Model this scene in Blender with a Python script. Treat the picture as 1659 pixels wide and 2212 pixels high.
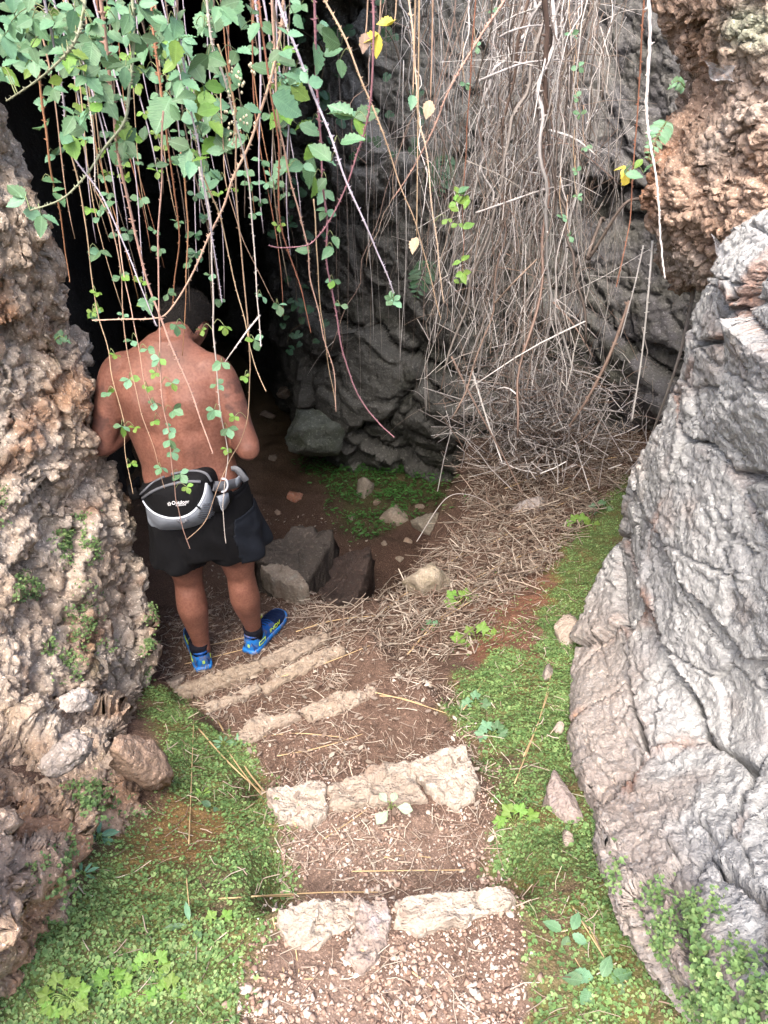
import bpy, bmesh, math, random
import numpy as np
from mathutils import Vector, Matrix

for o in list(bpy.data.objects):
    bpy.data.objects.remove(o)
SC = bpy.context.scene
COL = SC.collection
random.seed(7)
RNG = np.random.default_rng(7)

# ------------------------------------------------------------------ camera
PITCH = math.radians(35.0)
CAM = np.array([0.0, 0.0, 1.6])
cam_d = bpy.data.cameras.new('camera')
cam_d.sensor_fit = 'VERTICAL'
cam_d.sensor_height = 36.0
cam_d.sensor_width = 27.0
cam_d.lens = 27.04
cam_d.clip_start = 0.02
cam_d.clip_end = 500
cam = bpy.data.objects.new('camera', cam_d)
cam.location = CAM
cam.rotation_euler = (math.pi / 2 - PITCH, 0, 0)
COL.objects.link(cam)
SC.camera = cam

# ------------------------------------------------------------------ sky, sun, exposure
SUN_EL, SUN_AZ = math.radians(58), math.radians(200)     # azimuth clockwise from +Y
w = bpy.data.worlds.new('World')
SC.world = w
w.use_nodes = True
wn = w.node_tree
bgn = wn.nodes['Background']
sky = wn.nodes.new('ShaderNodeTexSky')
sky.sky_type = 'NISHITA'
sky.sun_disc = False
sky.sun_elevation = SUN_EL
sky.sun_rotation = SUN_AZ
sky.air_density = 1.0
sky.dust_density = 5.0
sky.ozone_density = 0.7
wn.links.new(sky.outputs[0], bgn.inputs[0])
bgn.inputs[1].default_value = 0.15
sun_d = bpy.data.lights.new('sun', 'SUN')
sun_d.energy = 1.5
sun_d.angle = math.radians(40)
sun_d.color = (1.0, 0.94, 0.86)
sun = bpy.data.objects.new('sun', sun_d)
COL.objects.link(sun)
sdir = Vector((math.sin(SUN_AZ) * math.cos(SUN_EL), math.cos(SUN_AZ) * math.cos(SUN_EL), math.sin(SUN_EL)))
sun.rotation_euler = sdir.to_track_quat('Z', 'Y').to_euler()
SC.view_settings.view_transform = 'Standard'
SC.view_settings.look = 'None'
SC.view_settings.exposure = 1.8
SC.view_settings.gamma = 1.0
SC.view_settings.use_curve_mapping = False
SC.render.engine = 'CYCLES'
SC.cycles.use_denoising = True
SC.cycles.use_adaptive_sampling = True
SC.cycles.adaptive_threshold = 0.03
SC.cycles.max_bounces = 4
SC.cycles.diffuse_bounces = 2
SC.cycles.glossy_bounces = 2
SC.cycles.transmission_bounces = 3
SC.cycles.transparent_max_bounces = 6

# ------------------------------------------------------------------ photo pixel <-> place
FU, CU, CV = 1661.6, 829.5, 1106.0
cP, sP = math.cos(PITCH), math.sin(PITCH)


def ray(u, v):
    a = (np.asarray(u, float) - CU) / FU
    b = -(np.asarray(v, float) - CV) / FU
    return np.stack([a, cP + b * sP, -sP + b * cP + 0 * a], -1)


def W(u, v, D):
    """point seen at (u,v) that lies D metres ahead (world y)"""
    d = ray(u, v)
    return CAM + d * (np.asarray(D, float) / d[..., 1])[..., None]


def Wz(u, v, z):
    d = ray(u, v)
    return CAM + d * ((np.asarray(z, float) - CAM[2]) / d[..., 2])[..., None]


def proj(p):
    q = np.asarray(p, float) - CAM
    zc = q[..., 1] * cP - q[..., 2] * sP
    yc = q[..., 1] * sP + q[..., 2] * cP
    zc = np.where(zc < 0.05, 0.05, zc)
    return CU + FU * q[..., 0] / zc, CV - FU * yc / zc


# ------------------------------------------------------------------ noise
_r = np.random.default_rng(11)
PERM = np.concatenate([_r.permutation(256)] * 2)
GR = _r.normal(size=(256, 3))
GR /= np.linalg.norm(GR, axis=1)[:, None]
RND = _r.random((256, 3))


def _hash(x, y, z):
    return PERM[(PERM[(PERM[x & 255] + y) & 255] + z) & 255]


def noise(p):
    p = np.asarray(p, float)
    sh = p.shape[:-1]
    p = p.reshape(-1, 3)
    i = np.floor(p).astype(np.int64)
    f = p - i
    t = f * f * f * (f * (f * 6 - 15) + 10)
    out = np.zeros(len(p))
    for dx in (0, 1):
        wx = t[:, 0] if dx else 1 - t[:, 0]
        for dy in (0, 1):
            wy = t[:, 1] if dy else 1 - t[:, 1]
            for dz in (0, 1):
                wz = t[:, 2] if dz else 1 - t[:, 2]
                g = GR[_hash(i[:, 0] + dx, i[:, 1] + dy, i[:, 2] + dz)]
                out += wx * wy * wz * (g[:, 0] * (f[:, 0] - dx) + g[:, 1] * (f[:, 1] - dy) + g[:, 2] * (f[:, 2] - dz))
    return (out * 1.6).reshape(sh)


def fbm(p, o=4, gain=0.5, lac=2.03):
    a, s, r = 1.0, 0.0, 0.0
    q = np.asarray(p, float)
    for k in range(o):
        r = r + a * noise(q + 17.3 * k)
        s += a
        a *= gain
        q = q * lac
    return r / s


def ridged(p, o=4, gain=0.5):
    a, s, r = 1.0, 0.0, 0.0
    q = np.asarray(p, float)
    for k in range(o):
        r = r + a * (1 - np.abs(noise(q + 9.1 * k)) * 1.7)
        s += a
        a *= gain
        q = q * 2.07
    return r / s


def worley(p, jit=0.9):
    p = np.asarray(p, float)
    sh = p.shape[:-1]
    p = p.reshape(-1, 3)
    i = np.floor(p).astype(np.int64)
    f1 = np.full(len(p), 9.0)
    f2 = np.full(len(p), 9.0)
    cid = np.zeros(len(p), np.int64)
    for dx in (-1, 0, 1):
        for dy in (-1, 0, 1):
            for dz in (-1, 0, 1):
                c = i + (dx, dy, dz)
                h = _hash(c[:, 0], c[:, 1], c[:, 2])
                q = c + 0.5 + (RND[h] - 0.5) * jit - p
                d = np.sqrt(np.einsum('ij,ij->i', q, q))
                m = d < f1
                f2 = np.where(m, f1, np.minimum(f2, d))
                cid = np.where(m, h, cid)
                f1 = np.where(m, d, f1)
    return f1.reshape(sh), f2.reshape(sh), cid.reshape(sh)


def facet(p, tilt=1.0, step=0.5, crack=0.0, cw=0.1, jit=0.95):
    """angular broken-rock relief: every cell is a tilted plane; returns about -0.5..0.5"""
    p = np.asarray(p, float)
    sh = p.shape[:-1]
    p = p.reshape(-1, 3)
    i = np.floor(p).astype(np.int64)
    f1 = np.full(len(p), 9.0)
    f2 = np.full(len(p), 9.0)
    cid = np.zeros(len(p), np.int64)
    off = np.zeros_like(p)
    for dx in (-1, 0, 1):
        for dy in (-1, 0, 1):
            for dz in (-1, 0, 1):
                c = i + (dx, dy, dz)
                h = _hash(c[:, 0], c[:, 1], c[:, 2])
                q = p - (c + 0.5 + (RND[h] - 0.5) * jit)
                d = np.einsum('ij,ij->i', q, q)
                m = d < f1
                f2 = np.where(m, f1, np.minimum(f2, d))
                cid = np.where(m, h, cid)
                off[m] = q[m]
                f1 = np.where(m, d, f1)
    r = tilt * np.einsum('ij,ij->i', off, GR[cid]) + step * (RND[cid][:, 1] - .5)
    if crack:
        r -= crack * sstep(cw, 0, np.sqrt(f2) - np.sqrt(f1))
    return r.reshape(sh)


def sstep(a, b, x):
    t = np.clip((np.asarray(x, float) - a) / (b - a), 0, 1)
    return t * t * (3 - 2 * t)


def lerp(a, b, t):
    return a + (b - a) * t


def mixc(c, col, t):
    return c + (np.asarray(col) - c) * np.asarray(t)[..., None]


# ------------------------------------------------------------------ mesh helpers
def mesh_data(name, V, F, smooth=True, col=None, attr=None):
    """F: list of int arrays (n,3)/(n,4) or one array"""
    V = np.asarray(V, np.float32).reshape(-1, 3)
    if isinstance(F, np.ndarray):
        F = [F]
    me = bpy.data.meshes.new(name)
    me.vertices.add(len(V))
    me.vertices.foreach_set('co', V.ravel())
    nl = sum(f.size for f in F)
    nf = sum(len(f) for f in F)
    me.loops.add(nl)
    me.polygons.add(nf)
    me.loops.foreach_set('vertex_index', np.concatenate([f.ravel() for f in F]).astype(np.int32))
    tot = np.concatenate([np.full(len(f), f.shape[1], np.int32) for f in F])
    st = np.concatenate([[0], np.cumsum(tot)[:-1]]).astype(np.int32)
    me.polygons.foreach_set('loop_start', st)
    try:
        me.polygons.foreach_set('loop_total', tot)
    except Exception:
        pass
    if smooth:
        me.polygons.foreach_set('use_smooth', np.ones(nf, bool))
    me.update(calc_edges=True)
    if col is not None:
        a = me.attributes.new('Col', 'FLOAT_COLOR', 'POINT')
        c = np.ones((len(V), 4), np.float32)
        c[:, :3] = np.clip(col, 0, 1)
        a.data.foreach_set('color', c.ravel())
    if attr is not None:
        for k, x in attr.items():
            a = me.attributes.new(k, 'FLOAT', 'POINT')
            a.data.foreach_set('value', np.asarray(x, np.float32).ravel())
    return me


def link(name, data, mat=None, parent=None):
    o = bpy.data.objects.new(name, data)
    COL.objects.link(o)
    if parent is not None:
        o.parent = parent
    if mat is not None and data is not None and len(data.materials) == 0:
        data.materials.append(mat)
    return o


def tag(o, label=None, cat=None, group=None, kind=None):
    if label:
        o['label'] = label
    if cat:
        o['category'] = cat
    if group:
        o['group'] = group
    if kind:
        o['kind'] = kind
    return o


def mesh_obj(name, V, F, mat, parent=None, smooth=True, col=None, attr=None):
    return link(name, mesh_data(name, V, F, smooth, col, attr), mat, parent)


def empty(name, loc=(0, 0, 0)):
    o = bpy.data.objects.new(name, None)
    o.empty_display_size = 0.05
    o.location = loc
    COL.objects.link(o)
    return o


def grid_faces(n, m, close=False):
    i, j = np.meshgrid(np.arange(n - 1), np.arange(m if close else m - 1), indexing='ij')
    a = i * m + j
    b = i * m + (j + 1) % m
    return np.stack([a, b, b + m, a + m], -1).reshape(-1, 4)


def cat_rom(P, n):
    """resample a control array along axis 0 to n points (Catmull-Rom)"""
    P = np.asarray(P, float)
    k = len(P)
    t = np.linspace(0, k - 1, n)
    i = np.clip(np.floor(t).astype(int), 0, k - 2)
    f = (t - i).reshape((-1,) + (1,) * (P.ndim - 1))
    p0, p1, p2, p3 = P[np.maximum(i - 1, 0)], P[i], P[i + 1], P[np.minimum(i + 2, k - 1)]
    return 0.5 * (2 * p1 + (p2 - p0) * f + (2 * p0 - 5 * p1 + 4 * p2 - p3) * f ** 2 + (3 * p1 - p0 - 3 * p2 + p3) * f ** 3)


def surf(C, n, m):
    """control grid (rows, cols, 3) -> dense (n, m, 3)"""
    A = cat_rom(C, n)
    return np.swapaxes(cat_rom(np.swapaxes(A, 0, 1), m), 0, 1)


def normals(P, flip=False):
    dr = np.gradient(P, axis=0)
    dc = np.gradient(P, axis=1)
    N = np.cross(dr, dc)
    N /= np.linalg.norm(N, axis=-1, keepdims=True) + 1e-12
    return -N if flip else N


def blurgrid(A, k):
    for ax in (0, 1):
        for _ in range(k):
            A = 0.5 * A + 0.25 * (np.roll(A, 1, ax) + np.roll(A, -1, ax))
    return A


def tube(P, R, sides=5, cap=True):
    """tapered tube along polyline P (n,3), radii R -> verts, faces(list)"""
    P = np.asarray(P, float)
    n = len(P)
    R = np.broadcast_to(np.asarray(R, float), (n,))
    T = np.gradient(P, axis=0)
    T /= np.linalg.norm(T, axis=1)[:, None] + 1e-12
    ref = np.array([0.0, 1, 0]) if abs(T[:, 1]).mean() < 0.8 else np.array([1.0, 0, 0])
    A = np.cross(T, ref)
    A /= np.linalg.norm(A, axis=1)[:, None] + 1e-12
    B = np.cross(T, A)
    th = np.linspace(0, 2 * math.pi, sides, endpoint=False)
    V = P[:, None] + R[:, None, None] * (np.cos(th)[None, :, None] * A[:, None] + np.sin(th)[None, :, None] * B[:, None])
    F = [grid_faces(n, sides, True)]
    V = V.reshape(-1, 3)
    if cap:
        V = np.concatenate([V, P[:1], P[-1:]])
        k = np.arange(sides)
        F.append(np.stack([(k + 1) % sides, k, np.full(sides, n * sides)], -1))
        o = (n - 1) * sides
        F.append(np.stack([o + k, o + (k + 1) % sides, np.full(sides, n * sides + 1)], -1))
    return V, F


class MB:
    """collects vertices and faces of several shapes into one mesh"""
    def __init__(self):
        self.V, self.F3, self.F4, self.C, self.n = [], [], [], [], 0

    def add(self, V, F, col=None):
        V = np.asarray(V, float).reshape(-1, 3)
        if isinstance(F, np.ndarray):
            F = [F]
        for f in F:
            (self.F3 if f.shape[1] == 3 else self.F4).append(f + self.n)
        self.V.append(V)
        if col is not None:
            self.C.append(np.broadcast_to(np.asarray(col, float), (len(V), 3)))
        self.n += len(V)

    def data(self, name, smooth=True):
        F = []
        if self.F3:
            F.append(np.concatenate(self.F3))
        if self.F4:
            F.append(np.concatenate(self.F4))
        return mesh_data(name, np.concatenate(self.V), F, smooth, np.concatenate(self.C) if self.C else None)

    def obj(self, name, mat, parent=None, smooth=True):
        return link(name, self.data(name, smooth), mat, parent)


def rotmats(yaw, tilt, roll):
    """batch rotation: roll about z first, tilt about x, yaw about z"""
    def rz(a):
        c, s, z, o = np.cos(a), np.sin(a), np.zeros_like(a), np.ones_like(a)
        return np.stack([np.stack([c, -s, z], -1), np.stack([s, c, z], -1), np.stack([z, z, o], -1)], -2)
    def rx(a):
        c, s, z, o = np.cos(a), np.sin(a), np.zeros_like(a), np.ones_like(a)
        return np.stack([np.stack([o, z, z], -1), np.stack([z, c, -s], -1), np.stack([z, s, c], -1)], -2)
    return rz(yaw) @ rx(tilt) @ rz(roll)


def frames(N, yaw):
    """batch frames with z axis along N, turned by yaw"""
    N = N / (np.linalg.norm(N, axis=-1, keepdims=True) + 1e-12)
    ref = np.where(np.abs(N[:, 2:3]) < 0.9, np.array([[0, 0, 1.0]]), np.array([[1.0, 0, 0]]))
    X = np.cross(ref, N)
    X /= np.linalg.norm(X, axis=-1, keepdims=True) + 1e-12
    Y = np.cross(N, X)
    c, s = np.cos(yaw)[:, None], np.sin(yaw)[:, None]
    return np.stack([X * c + Y * s, -X * s + Y * c, N], -1)


def scatter(name, tmpls, pick, pos, R, S, col, mat, smooth=True, parent=None):
    """tmpls: list of (V,F); one merged mesh of many copies; S (n,) or (n,3)"""
    Vs, F3, F4, Cs, n0 = [], [], [], [], 0
    S = np.asarray(S, float)
    if S.ndim == 1:
        S = np.repeat(S[:, None], 3, 1)
    for k, (tv, tf) in enumerate(tmpls):
        idx = np.where(pick == k)[0]
        if len(idx) == 0:
            continue
        V = (tv[None] * S[idx][:, None]) @ np.swapaxes(R[idx], 1, 2) + pos[idx][:, None]
        q = len(tv)
        off = n0 + np.arange(len(idx))[:, None, None] * q
        for f in (tf if isinstance(tf, list) else [tf]):
            g = (f[None] + off).reshape(-1, f.shape[1])
            (F3 if f.shape[1] == 3 else F4).append(g)
        Vs.append(V.reshape(-1, 3))
        Cs.append(np.repeat(col[idx], q, 0))
        n0 += len(idx) * q
    F = ([np.concatenate(F3)] if F3 else []) + ([np.concatenate(F4)] if F4 else [])
    return mesh_obj(name, np.concatenate(Vs), F, mat, parent, smooth, np.concatenate(Cs))


def in_poly(u, v, poly):
    poly = np.asarray(poly, float)
    x, y = poly[:, 0], poly[:, 1]
    c = np.zeros(np.shape(u), bool)
    j = len(poly) - 1
    for i in range(len(poly)):
        t = ((y[i] > v) != (y[j] > v)) & (u < (x[j] - x[i]) * (v - y[i]) / (y[j] - y[i] + 1e-12) + x[i])
        c ^= t
        j = i
    return c


# ------------------------------------------------------------------ materials
def srgb(r, g, b):
    f = lambda c: c / 12.92 if c <= 0.04045 else ((c + 0.055) / 1.055) ** 2.4
    return (f(r / 255), f(g / 255), f(b / 255))


def new_mat(name):
    m = bpy.data.materials.new(name)
    m.use_nodes = True
    nt = m.node_tree
    b = nt.nodes['Principled BSDF']
    return m, nt, b


def tex_noise(nt, scale, detail=4, rough=0.55, vec=None, dist=0.0):
    n = nt.nodes.new('ShaderNodeTexNoise')
    n.inputs['Scale'].default_value = scale
    n.inputs['Detail'].default_value = detail
    n.inputs['Roughness'].default_value = rough
    n.inputs['Distortion'].default_value = dist
    if vec is not None:
        nt.links.new(vec, n.inputs['Vector'])
    return n


def ramp(nt, src, stops):
    r = nt.nodes.new('ShaderNodeValToRGB')
    e = r.color_ramp.elements
    while len(e) < len(stops):
        e.new(0.5)
    for x, (p, c) in zip(e, stops):
        x.position = p
        x.color = (*c, 1) if len(c) == 3 else c
    nt.links.new(src, r.inputs[0])
    return r


def mixn(nt, fac, a, b, mode='MIX'):
    m = nt.nodes.new('ShaderNodeMix')
    m.data_type = 'RGBA'
    m.blend_type = mode
    for s, x in ((m.inputs[0], fac), (m.inputs[6], a), (m.inputs[7], b)):
        if hasattr(x, 'node'):
            nt.links.new(x, s)
        elif isinstance(x, (int, float)):
            s.default_value = x
        else:
            s.default_value = (*x, 1)
    return m.outputs[2]


def attr_mat(name, rough=0.85, spec=0.3, speck=None, bump=None, trans=0.0, vary=0.0, base=None, grain=None):
    """material whose colour is the mesh's Col attribute (or base), with fine procedural grain and relief
    speck: list of (scale, threshold, softness, colour, amount); bump: list of (scale, strength)"""
    m, nt, b = new_mat(name)
    tc = nt.nodes.new('ShaderNodeTexCoord')
    vec = tc.outputs['Object']
    if base is None:
        a = nt.nodes.new('ShaderNodeAttribute')
        a.attribute_name = 'Col'
        c = a.outputs['Color']
    else:
        rgb = nt.nodes.new('ShaderNodeRGB')
        rgb.outputs[0].default_value = (*base, 1)
        c = rgb.outputs[0]
    if vary:
        oi = nt.nodes.new('ShaderNodeObjectInfo')
        hs = nt.nodes.new('ShaderNodeHueSaturation')
        mr = nt.nodes.new('ShaderNodeMapRange')
        mr.inputs[3].default_value = 1 - vary
        mr.inputs[4].default_value = 1 + vary
        nt.links.new(oi.outputs['Random'], mr.inputs[0])
        nt.links.new(mr.outputs[0], hs.inputs['Value'])
        mr2 = nt.nodes.new('ShaderNodeMapRange')
        mr2.inputs[3].default_value = 0.5 - 0.03 * vary / 0.3
        mr2.inputs[4].default_value = 0.5 + 0.03 * vary / 0.3
        nt.links.new(oi.outputs['Random'], mr2.inputs[0])
        nt.links.new(mr2.outputs[0], hs.inputs['Hue'])
        nt.links.new(c, hs.inputs['Color'])
        c = hs.outputs[0]
    if grain:
        n = tex_noise(nt, grain[0], 4, 0.7, vec)
        r = ramp(nt, n.outputs[0], [(.28, (1 - grain[1],) * 3), (.72, (1 + grain[1],) * 3)])
        c = mixn(nt, 1.0, c, r.outputs[0], 'MULTIPLY')
    for (sc, th, so, colr, am) in speck or []:
        n = tex_noise(nt, sc, 1, 0.6, vec)
        r = ramp(nt, n.outputs[0], [(max(th - so, 0), (0, 0, 0)), (min(th + so, 1), (am, am, am))])
        c = mixn(nt, r.outputs[0], c, colr)
    nt.links.new(c, b.inputs['Base Color'])
    b.inputs['Roughness'].default_value = rough
    b.inputs['Specular IOR Level'].default_value = spec
    prev = None
    for (sc, st) in bump or []:
        n = tex_noise(nt, sc, 2, 0.6, vec)
        bm = nt.nodes.new('ShaderNodeBump')
        bm.inputs['Strength'].default_value = st
        bm.inputs['Distance'].default_value = 0.6 / sc
        nt.links.new(n.outputs[0], bm.inputs['Height'])
        if prev is not None:
            nt.links.new(prev, bm.inputs['Normal'])
        prev = bm.outputs[0]
    if prev is not None:
        nt.links.new(prev, b.inputs['Normal'])
    if trans:
        out = nt.nodes['Material Output']
        t = nt.nodes.new('ShaderNodeBsdfTranslucent')
        t2 = mixn(nt, 0.3, c, (0.22, 0.34, 0.06), 'MIX')
        nt.links.new(t2, t.inputs[0])
        mx = nt.nodes.new('ShaderNodeMixShader')
        mx.inputs[0].default_value = trans
        nt.links.new(b.outputs[0], mx.inputs[1])
        nt.links.new(t.outputs[0], mx.inputs[2])
        nt.links.new(mx.outputs[0], out.inputs[0])
    return m
# ================================================================== GROUND HEIGHT
CTRL = [(-200, 2212, .06), (0, 2212, .02), (300, 2212, 0), (830, 2300, 0), (830, 2150, 0), (1300, 2212, .02), (1600, 2212, .07), (0, 1990, .03),
        (150, 2000, 0), (300, 1860, -.12), (400, 1850, -.14), (500, 1950, -.05), (560, 1800, -.18), (345, 1720, -.25), (450, 1650, -.37),
        (420, 1560, -.5), (350, 1490, -.72), (330, 1430, -.82), (1130, 2000, -.02), (1200, 1800, -.16), (1262, 1750, -.17),
        (1330, 1900, -.03), (1450, 2050, .03), (1120, 1650, -.28), (1230, 1600, -.33), (1050, 1500, -.48), (1200, 1500, -.45),
        (1230, 1450, -.52), (1000, 1400, -.68), (1150, 1350, -.62), (1250, 1380, -.58), (900, 1350, -.82), (1100, 1250, -.8),
        (1300, 1250, -.7), (800, 1320, -.93), (900, 1280, -.93), (1000, 1150, -1.05), (1200, 1100, -.95), (1330, 1100, -.88),
        (1100, 1000, -1.15), (1300, 1000, -1.02), (1390, 980, -.97), (1100, 930, -1.25), (800, 1750, -.3), (700, 1560, -.5)]
_c = np.array(CTRL)
_cp = Wz(_c[:, 0], _c[:, 1], _c[:, 2])
_extra = np.array([(0, -.8, .1), (-1.2, -.8, .25), (1.2, -.8, .25), (-1.2, 1.0, .1), (1.3, 1.0, .1), (1.5, 2.2, -.4), (1.9, 4.0, -.7), (-1.5, 2.0, -.6),
                   (-1.2, 3.0, -1.0), (1.6, 5.6, -1.2), (.8, 5.8, -1.3)])
_cp = np.concatenate([_cp, _extra])


def _phi(r2):
    return 0.5 * r2 * np.log(r2 + 1e-9)


_n = len(_cp)
_A = np.zeros((_n + 3, _n + 3))
_A[:_n, :_n] = _phi(((_cp[:, None, :2] - _cp[None, :, :2]) ** 2).sum(-1)) + 0.002 * np.eye(_n)
_A[:_n, _n] = 1
_A[:_n, _n + 1:] = _cp[:, :2]
_A[_n, :_n] = 1
_A[_n + 1:, :_n] = _cp[:, :2].T
_wt = np.linalg.solve(_A, np.concatenate([_cp[:, 2], [0, 0, 0]]))


def bank(x, y):
    xc, yc = np.clip(x, -1.6, 2.0), np.clip(y, -.8, 5.8)
    r = np.full(x.shape, _wt[_n]) + _wt[_n + 1] * xc + _wt[_n + 2] * yc
    for k in range(_n):
        r = r + _wt[k] * _phi((xc - _cp[k, 0]) ** 2 + (yc - _cp[k, 1]) ** 2)
    return r


TREAD = [0, -.2, -.42, -.62, -.84, -.885, -1.12, -1.4, -1.65, -1.95]
_l = [((600, 1960), (1110, 1920)), ((580, 1700), (1000, 1610)), ((520, 1560), (800, 1480)), ((440, 1515), (730, 1395)), ((370, 1478), (690, 1368)),
      ((330, 1348), (700, 1302))]
LIPS = [(Wz(*a, TREAD[i])[:2], Wz(*b, TREAD[i])[:2]) for i, (a, b) in enumerate(_l)]
for k in range(3):
    a, b = LIPS[-1]
    LIPS.append((a + (-.05, .34), b + (-.05, .34)))


def lipdist(i, x, y):
    a, b = LIPS[i]
    d = (b - a) / np.linalg.norm(b - a)
    return -(x - a[0]) * d[1] + (y - a[1]) * d[0]


_ys = [-1, .4, .85, 1.3, 1.7, 2.0, 2.3, 2.6, 3, 4, 9]
_xl = [-.35, -.3, -.24, -.33, -.52, -.74, -.95, -1.15, -1.5, -2.4, -3.2]
_xr = [.35, .33, .30, .28, .22, .10, -.02, -.15, -.3, -.35, -.35]


def H(x, y):
    x = np.asarray(x, float)
    y = np.asarray(y, float)
    p2 = np.stack([x, y, 0 * x], -1)
    b = bank(x, y)
    nz = fbm(p2 * 3.1, 3)
    rg = .025 * fbm(p2 * 9.0 + 3, 3)
    st = np.zeros_like(x)
    for i in range(len(LIPS)):
        d = lipdist(i, x, y) + rg
        st = st + (TREAD[i + 1] - TREAD[i]) * sstep(-.005, .05, d)
        st = st - .02 * sstep(.3, .0, np.abs(d - .3)) * 0
    st = st + .02 * nz
    xl = np.interp(y, _ys, _xl) + .05 * nz
    xr = np.interp(y, _ys, _xr) + .05 * nz
    m = sstep(-.07, .03, x - xl) * sstep(.08, -.05, x - xr)
    m = np.where(y > 3.0, sstep(.08, -.05, x - xr), m)
    z = b + .03 * nz + .012 * fbm(p2 * 14, 3)
    # pit behind the mound
    e = 2.93 + np.clip(x - .07, 0, .6) * 3.7 + .10 * nz + .04 * fbm(p2 * 8, 2)
    pit = -1.93 - .06 * (y - 3.9) + .12 * fbm(p2 * 1.7 + 5, 3) + .03 * nz
    z = lerp(z, pit, sstep(-.04, .22, y - e))
    z = lerp(z, st, m)
    z = np.where((y > 4.0) & (x < .0), np.minimum(z, lerp(z, pit, sstep(3.9, 4.4, y))), z)
    # surroundings of the hollow
    floor_l = np.interp(y, [2.2, 3.2], [-1.75, -4.2])
    rise_l = sstep(0, .9, floor_l - x) * np.interp(y, [-1, 2.2, 3.2, 9], [.6, 1.4, 4.5, 5])
    rise_r = sstep(0, .9, x - 1.75) * np.interp(y, [-1, 1, 3], [.6, 1.2, 2.2])
    back = np.where(x < .2, 10.6, 6.6)
    rise_b = sstep(0, 2.0, y - back) * 4.5
    rise_c = sstep(-1.4, -8, y) * 3.2  # unseen rise behind the camera, added to block low light
    far = np.maximum.reduce([rise_l, rise_r, rise_b, rise_c])
    z = z + far + far * .25 * fbm(p2 * .4, 3)
    return z + .012 * fbm(p2 * 30, 2) * sstep(6, 3, np.abs(y))


# ------------------------------------------------------------------ where the photograph shows green
GREEN_L = [(-400, 2500), (-400, 1960), (0, 1985), (140, 1960), (200, 1830), (310, 1740), (345, 1740), (345, 1600), (315, 1500), (350, 1480),
           (395, 1530), (425, 1580), (530, 1610), (575, 1690), (590, 1800), (610, 1940), (570, 1985), (555, 2020), (520, 2060), (500, 2212), (470, 2500)]
GREEN_R = [(1130, 2500), (1140, 2100), (1125, 1960), (1090, 1905), (1040, 1880), (1060, 1800), (1065, 1700), (1010, 1600), (980, 1530), (1000, 1460),
           (1080, 1420), (1160, 1410), (1180, 1300), (1240, 1180), (1300, 1080), (1350, 1040), (1390, 1100), (1330, 1250), (1280, 1420), (1260, 1600),
           (1290, 1760), (1360, 1920), (1480, 2060), (1800, 2500)]
GREEN_P = [(700, 990), (760, 960), (850, 1000), (930, 1010), (960, 1080), (900, 1090), (830, 1120), (790, 1150), (740, 1150), (720, 1130), (735, 1080), (690, 1040), (640, 1010)]


def soft_poly(u, v, poly, w=22, k=9, seed=0):
    r = np.zeros(np.shape(u))
    g = np.random.default_rng(seed)
    for _ in range(k):
        r += in_poly(u + g.normal(0, w), v + g.normal(0, w), poly)
    return r / k


def ell(u, v, cu, cv, ru, rv):
    return np.exp(-(((u - cu) / ru) ** 2 + ((v - cv) / rv) ** 2))


def green(u, v, p):
    """0..1 how densely the small round leaves cover the ground here"""
    n = fbm(p * 7.0, 3)
    u = u + 55 * fbm(p * 8 + 5, 3)
    v = v + 55 * fbm(p * 8 + 25, 3)
    gl = soft_poly(u, v, GREEN_L)
    gr = soft_poly(u, v, GREEN_R, seed=1)
    dry = ell(u, v, 405, 1800, 95, 75) * 1.3 + ell(u, v, 300, 1900, 40, 60) * .6
    bare = ell(u, v, 1215, 2080, 90, 130) * .8 + ell(u, v, 1190, 1985, 60, 35) * .4 + ell(u, v, 1120, 1560, 50, 110) * .25 + ell(u, v, 1150, 1640, 40, 50) * .5 \
        + ell(u, v, 1060, 1700, 40, 60) * .5 + ell(u, v, 560, 1700, 45, 60) * .45 + ell(u, v, 470, 1640, 60, 40) * .3 + ell(u, v, 1130, 1400, 60, 60) * .3
    g = np.clip(np.maximum(gl, gr) - dry - bare, 0, 1)
    return np.clip(g * (1 + 1.3 * n), 0, 1), np.clip(dry * gl, 0, 1)


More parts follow.
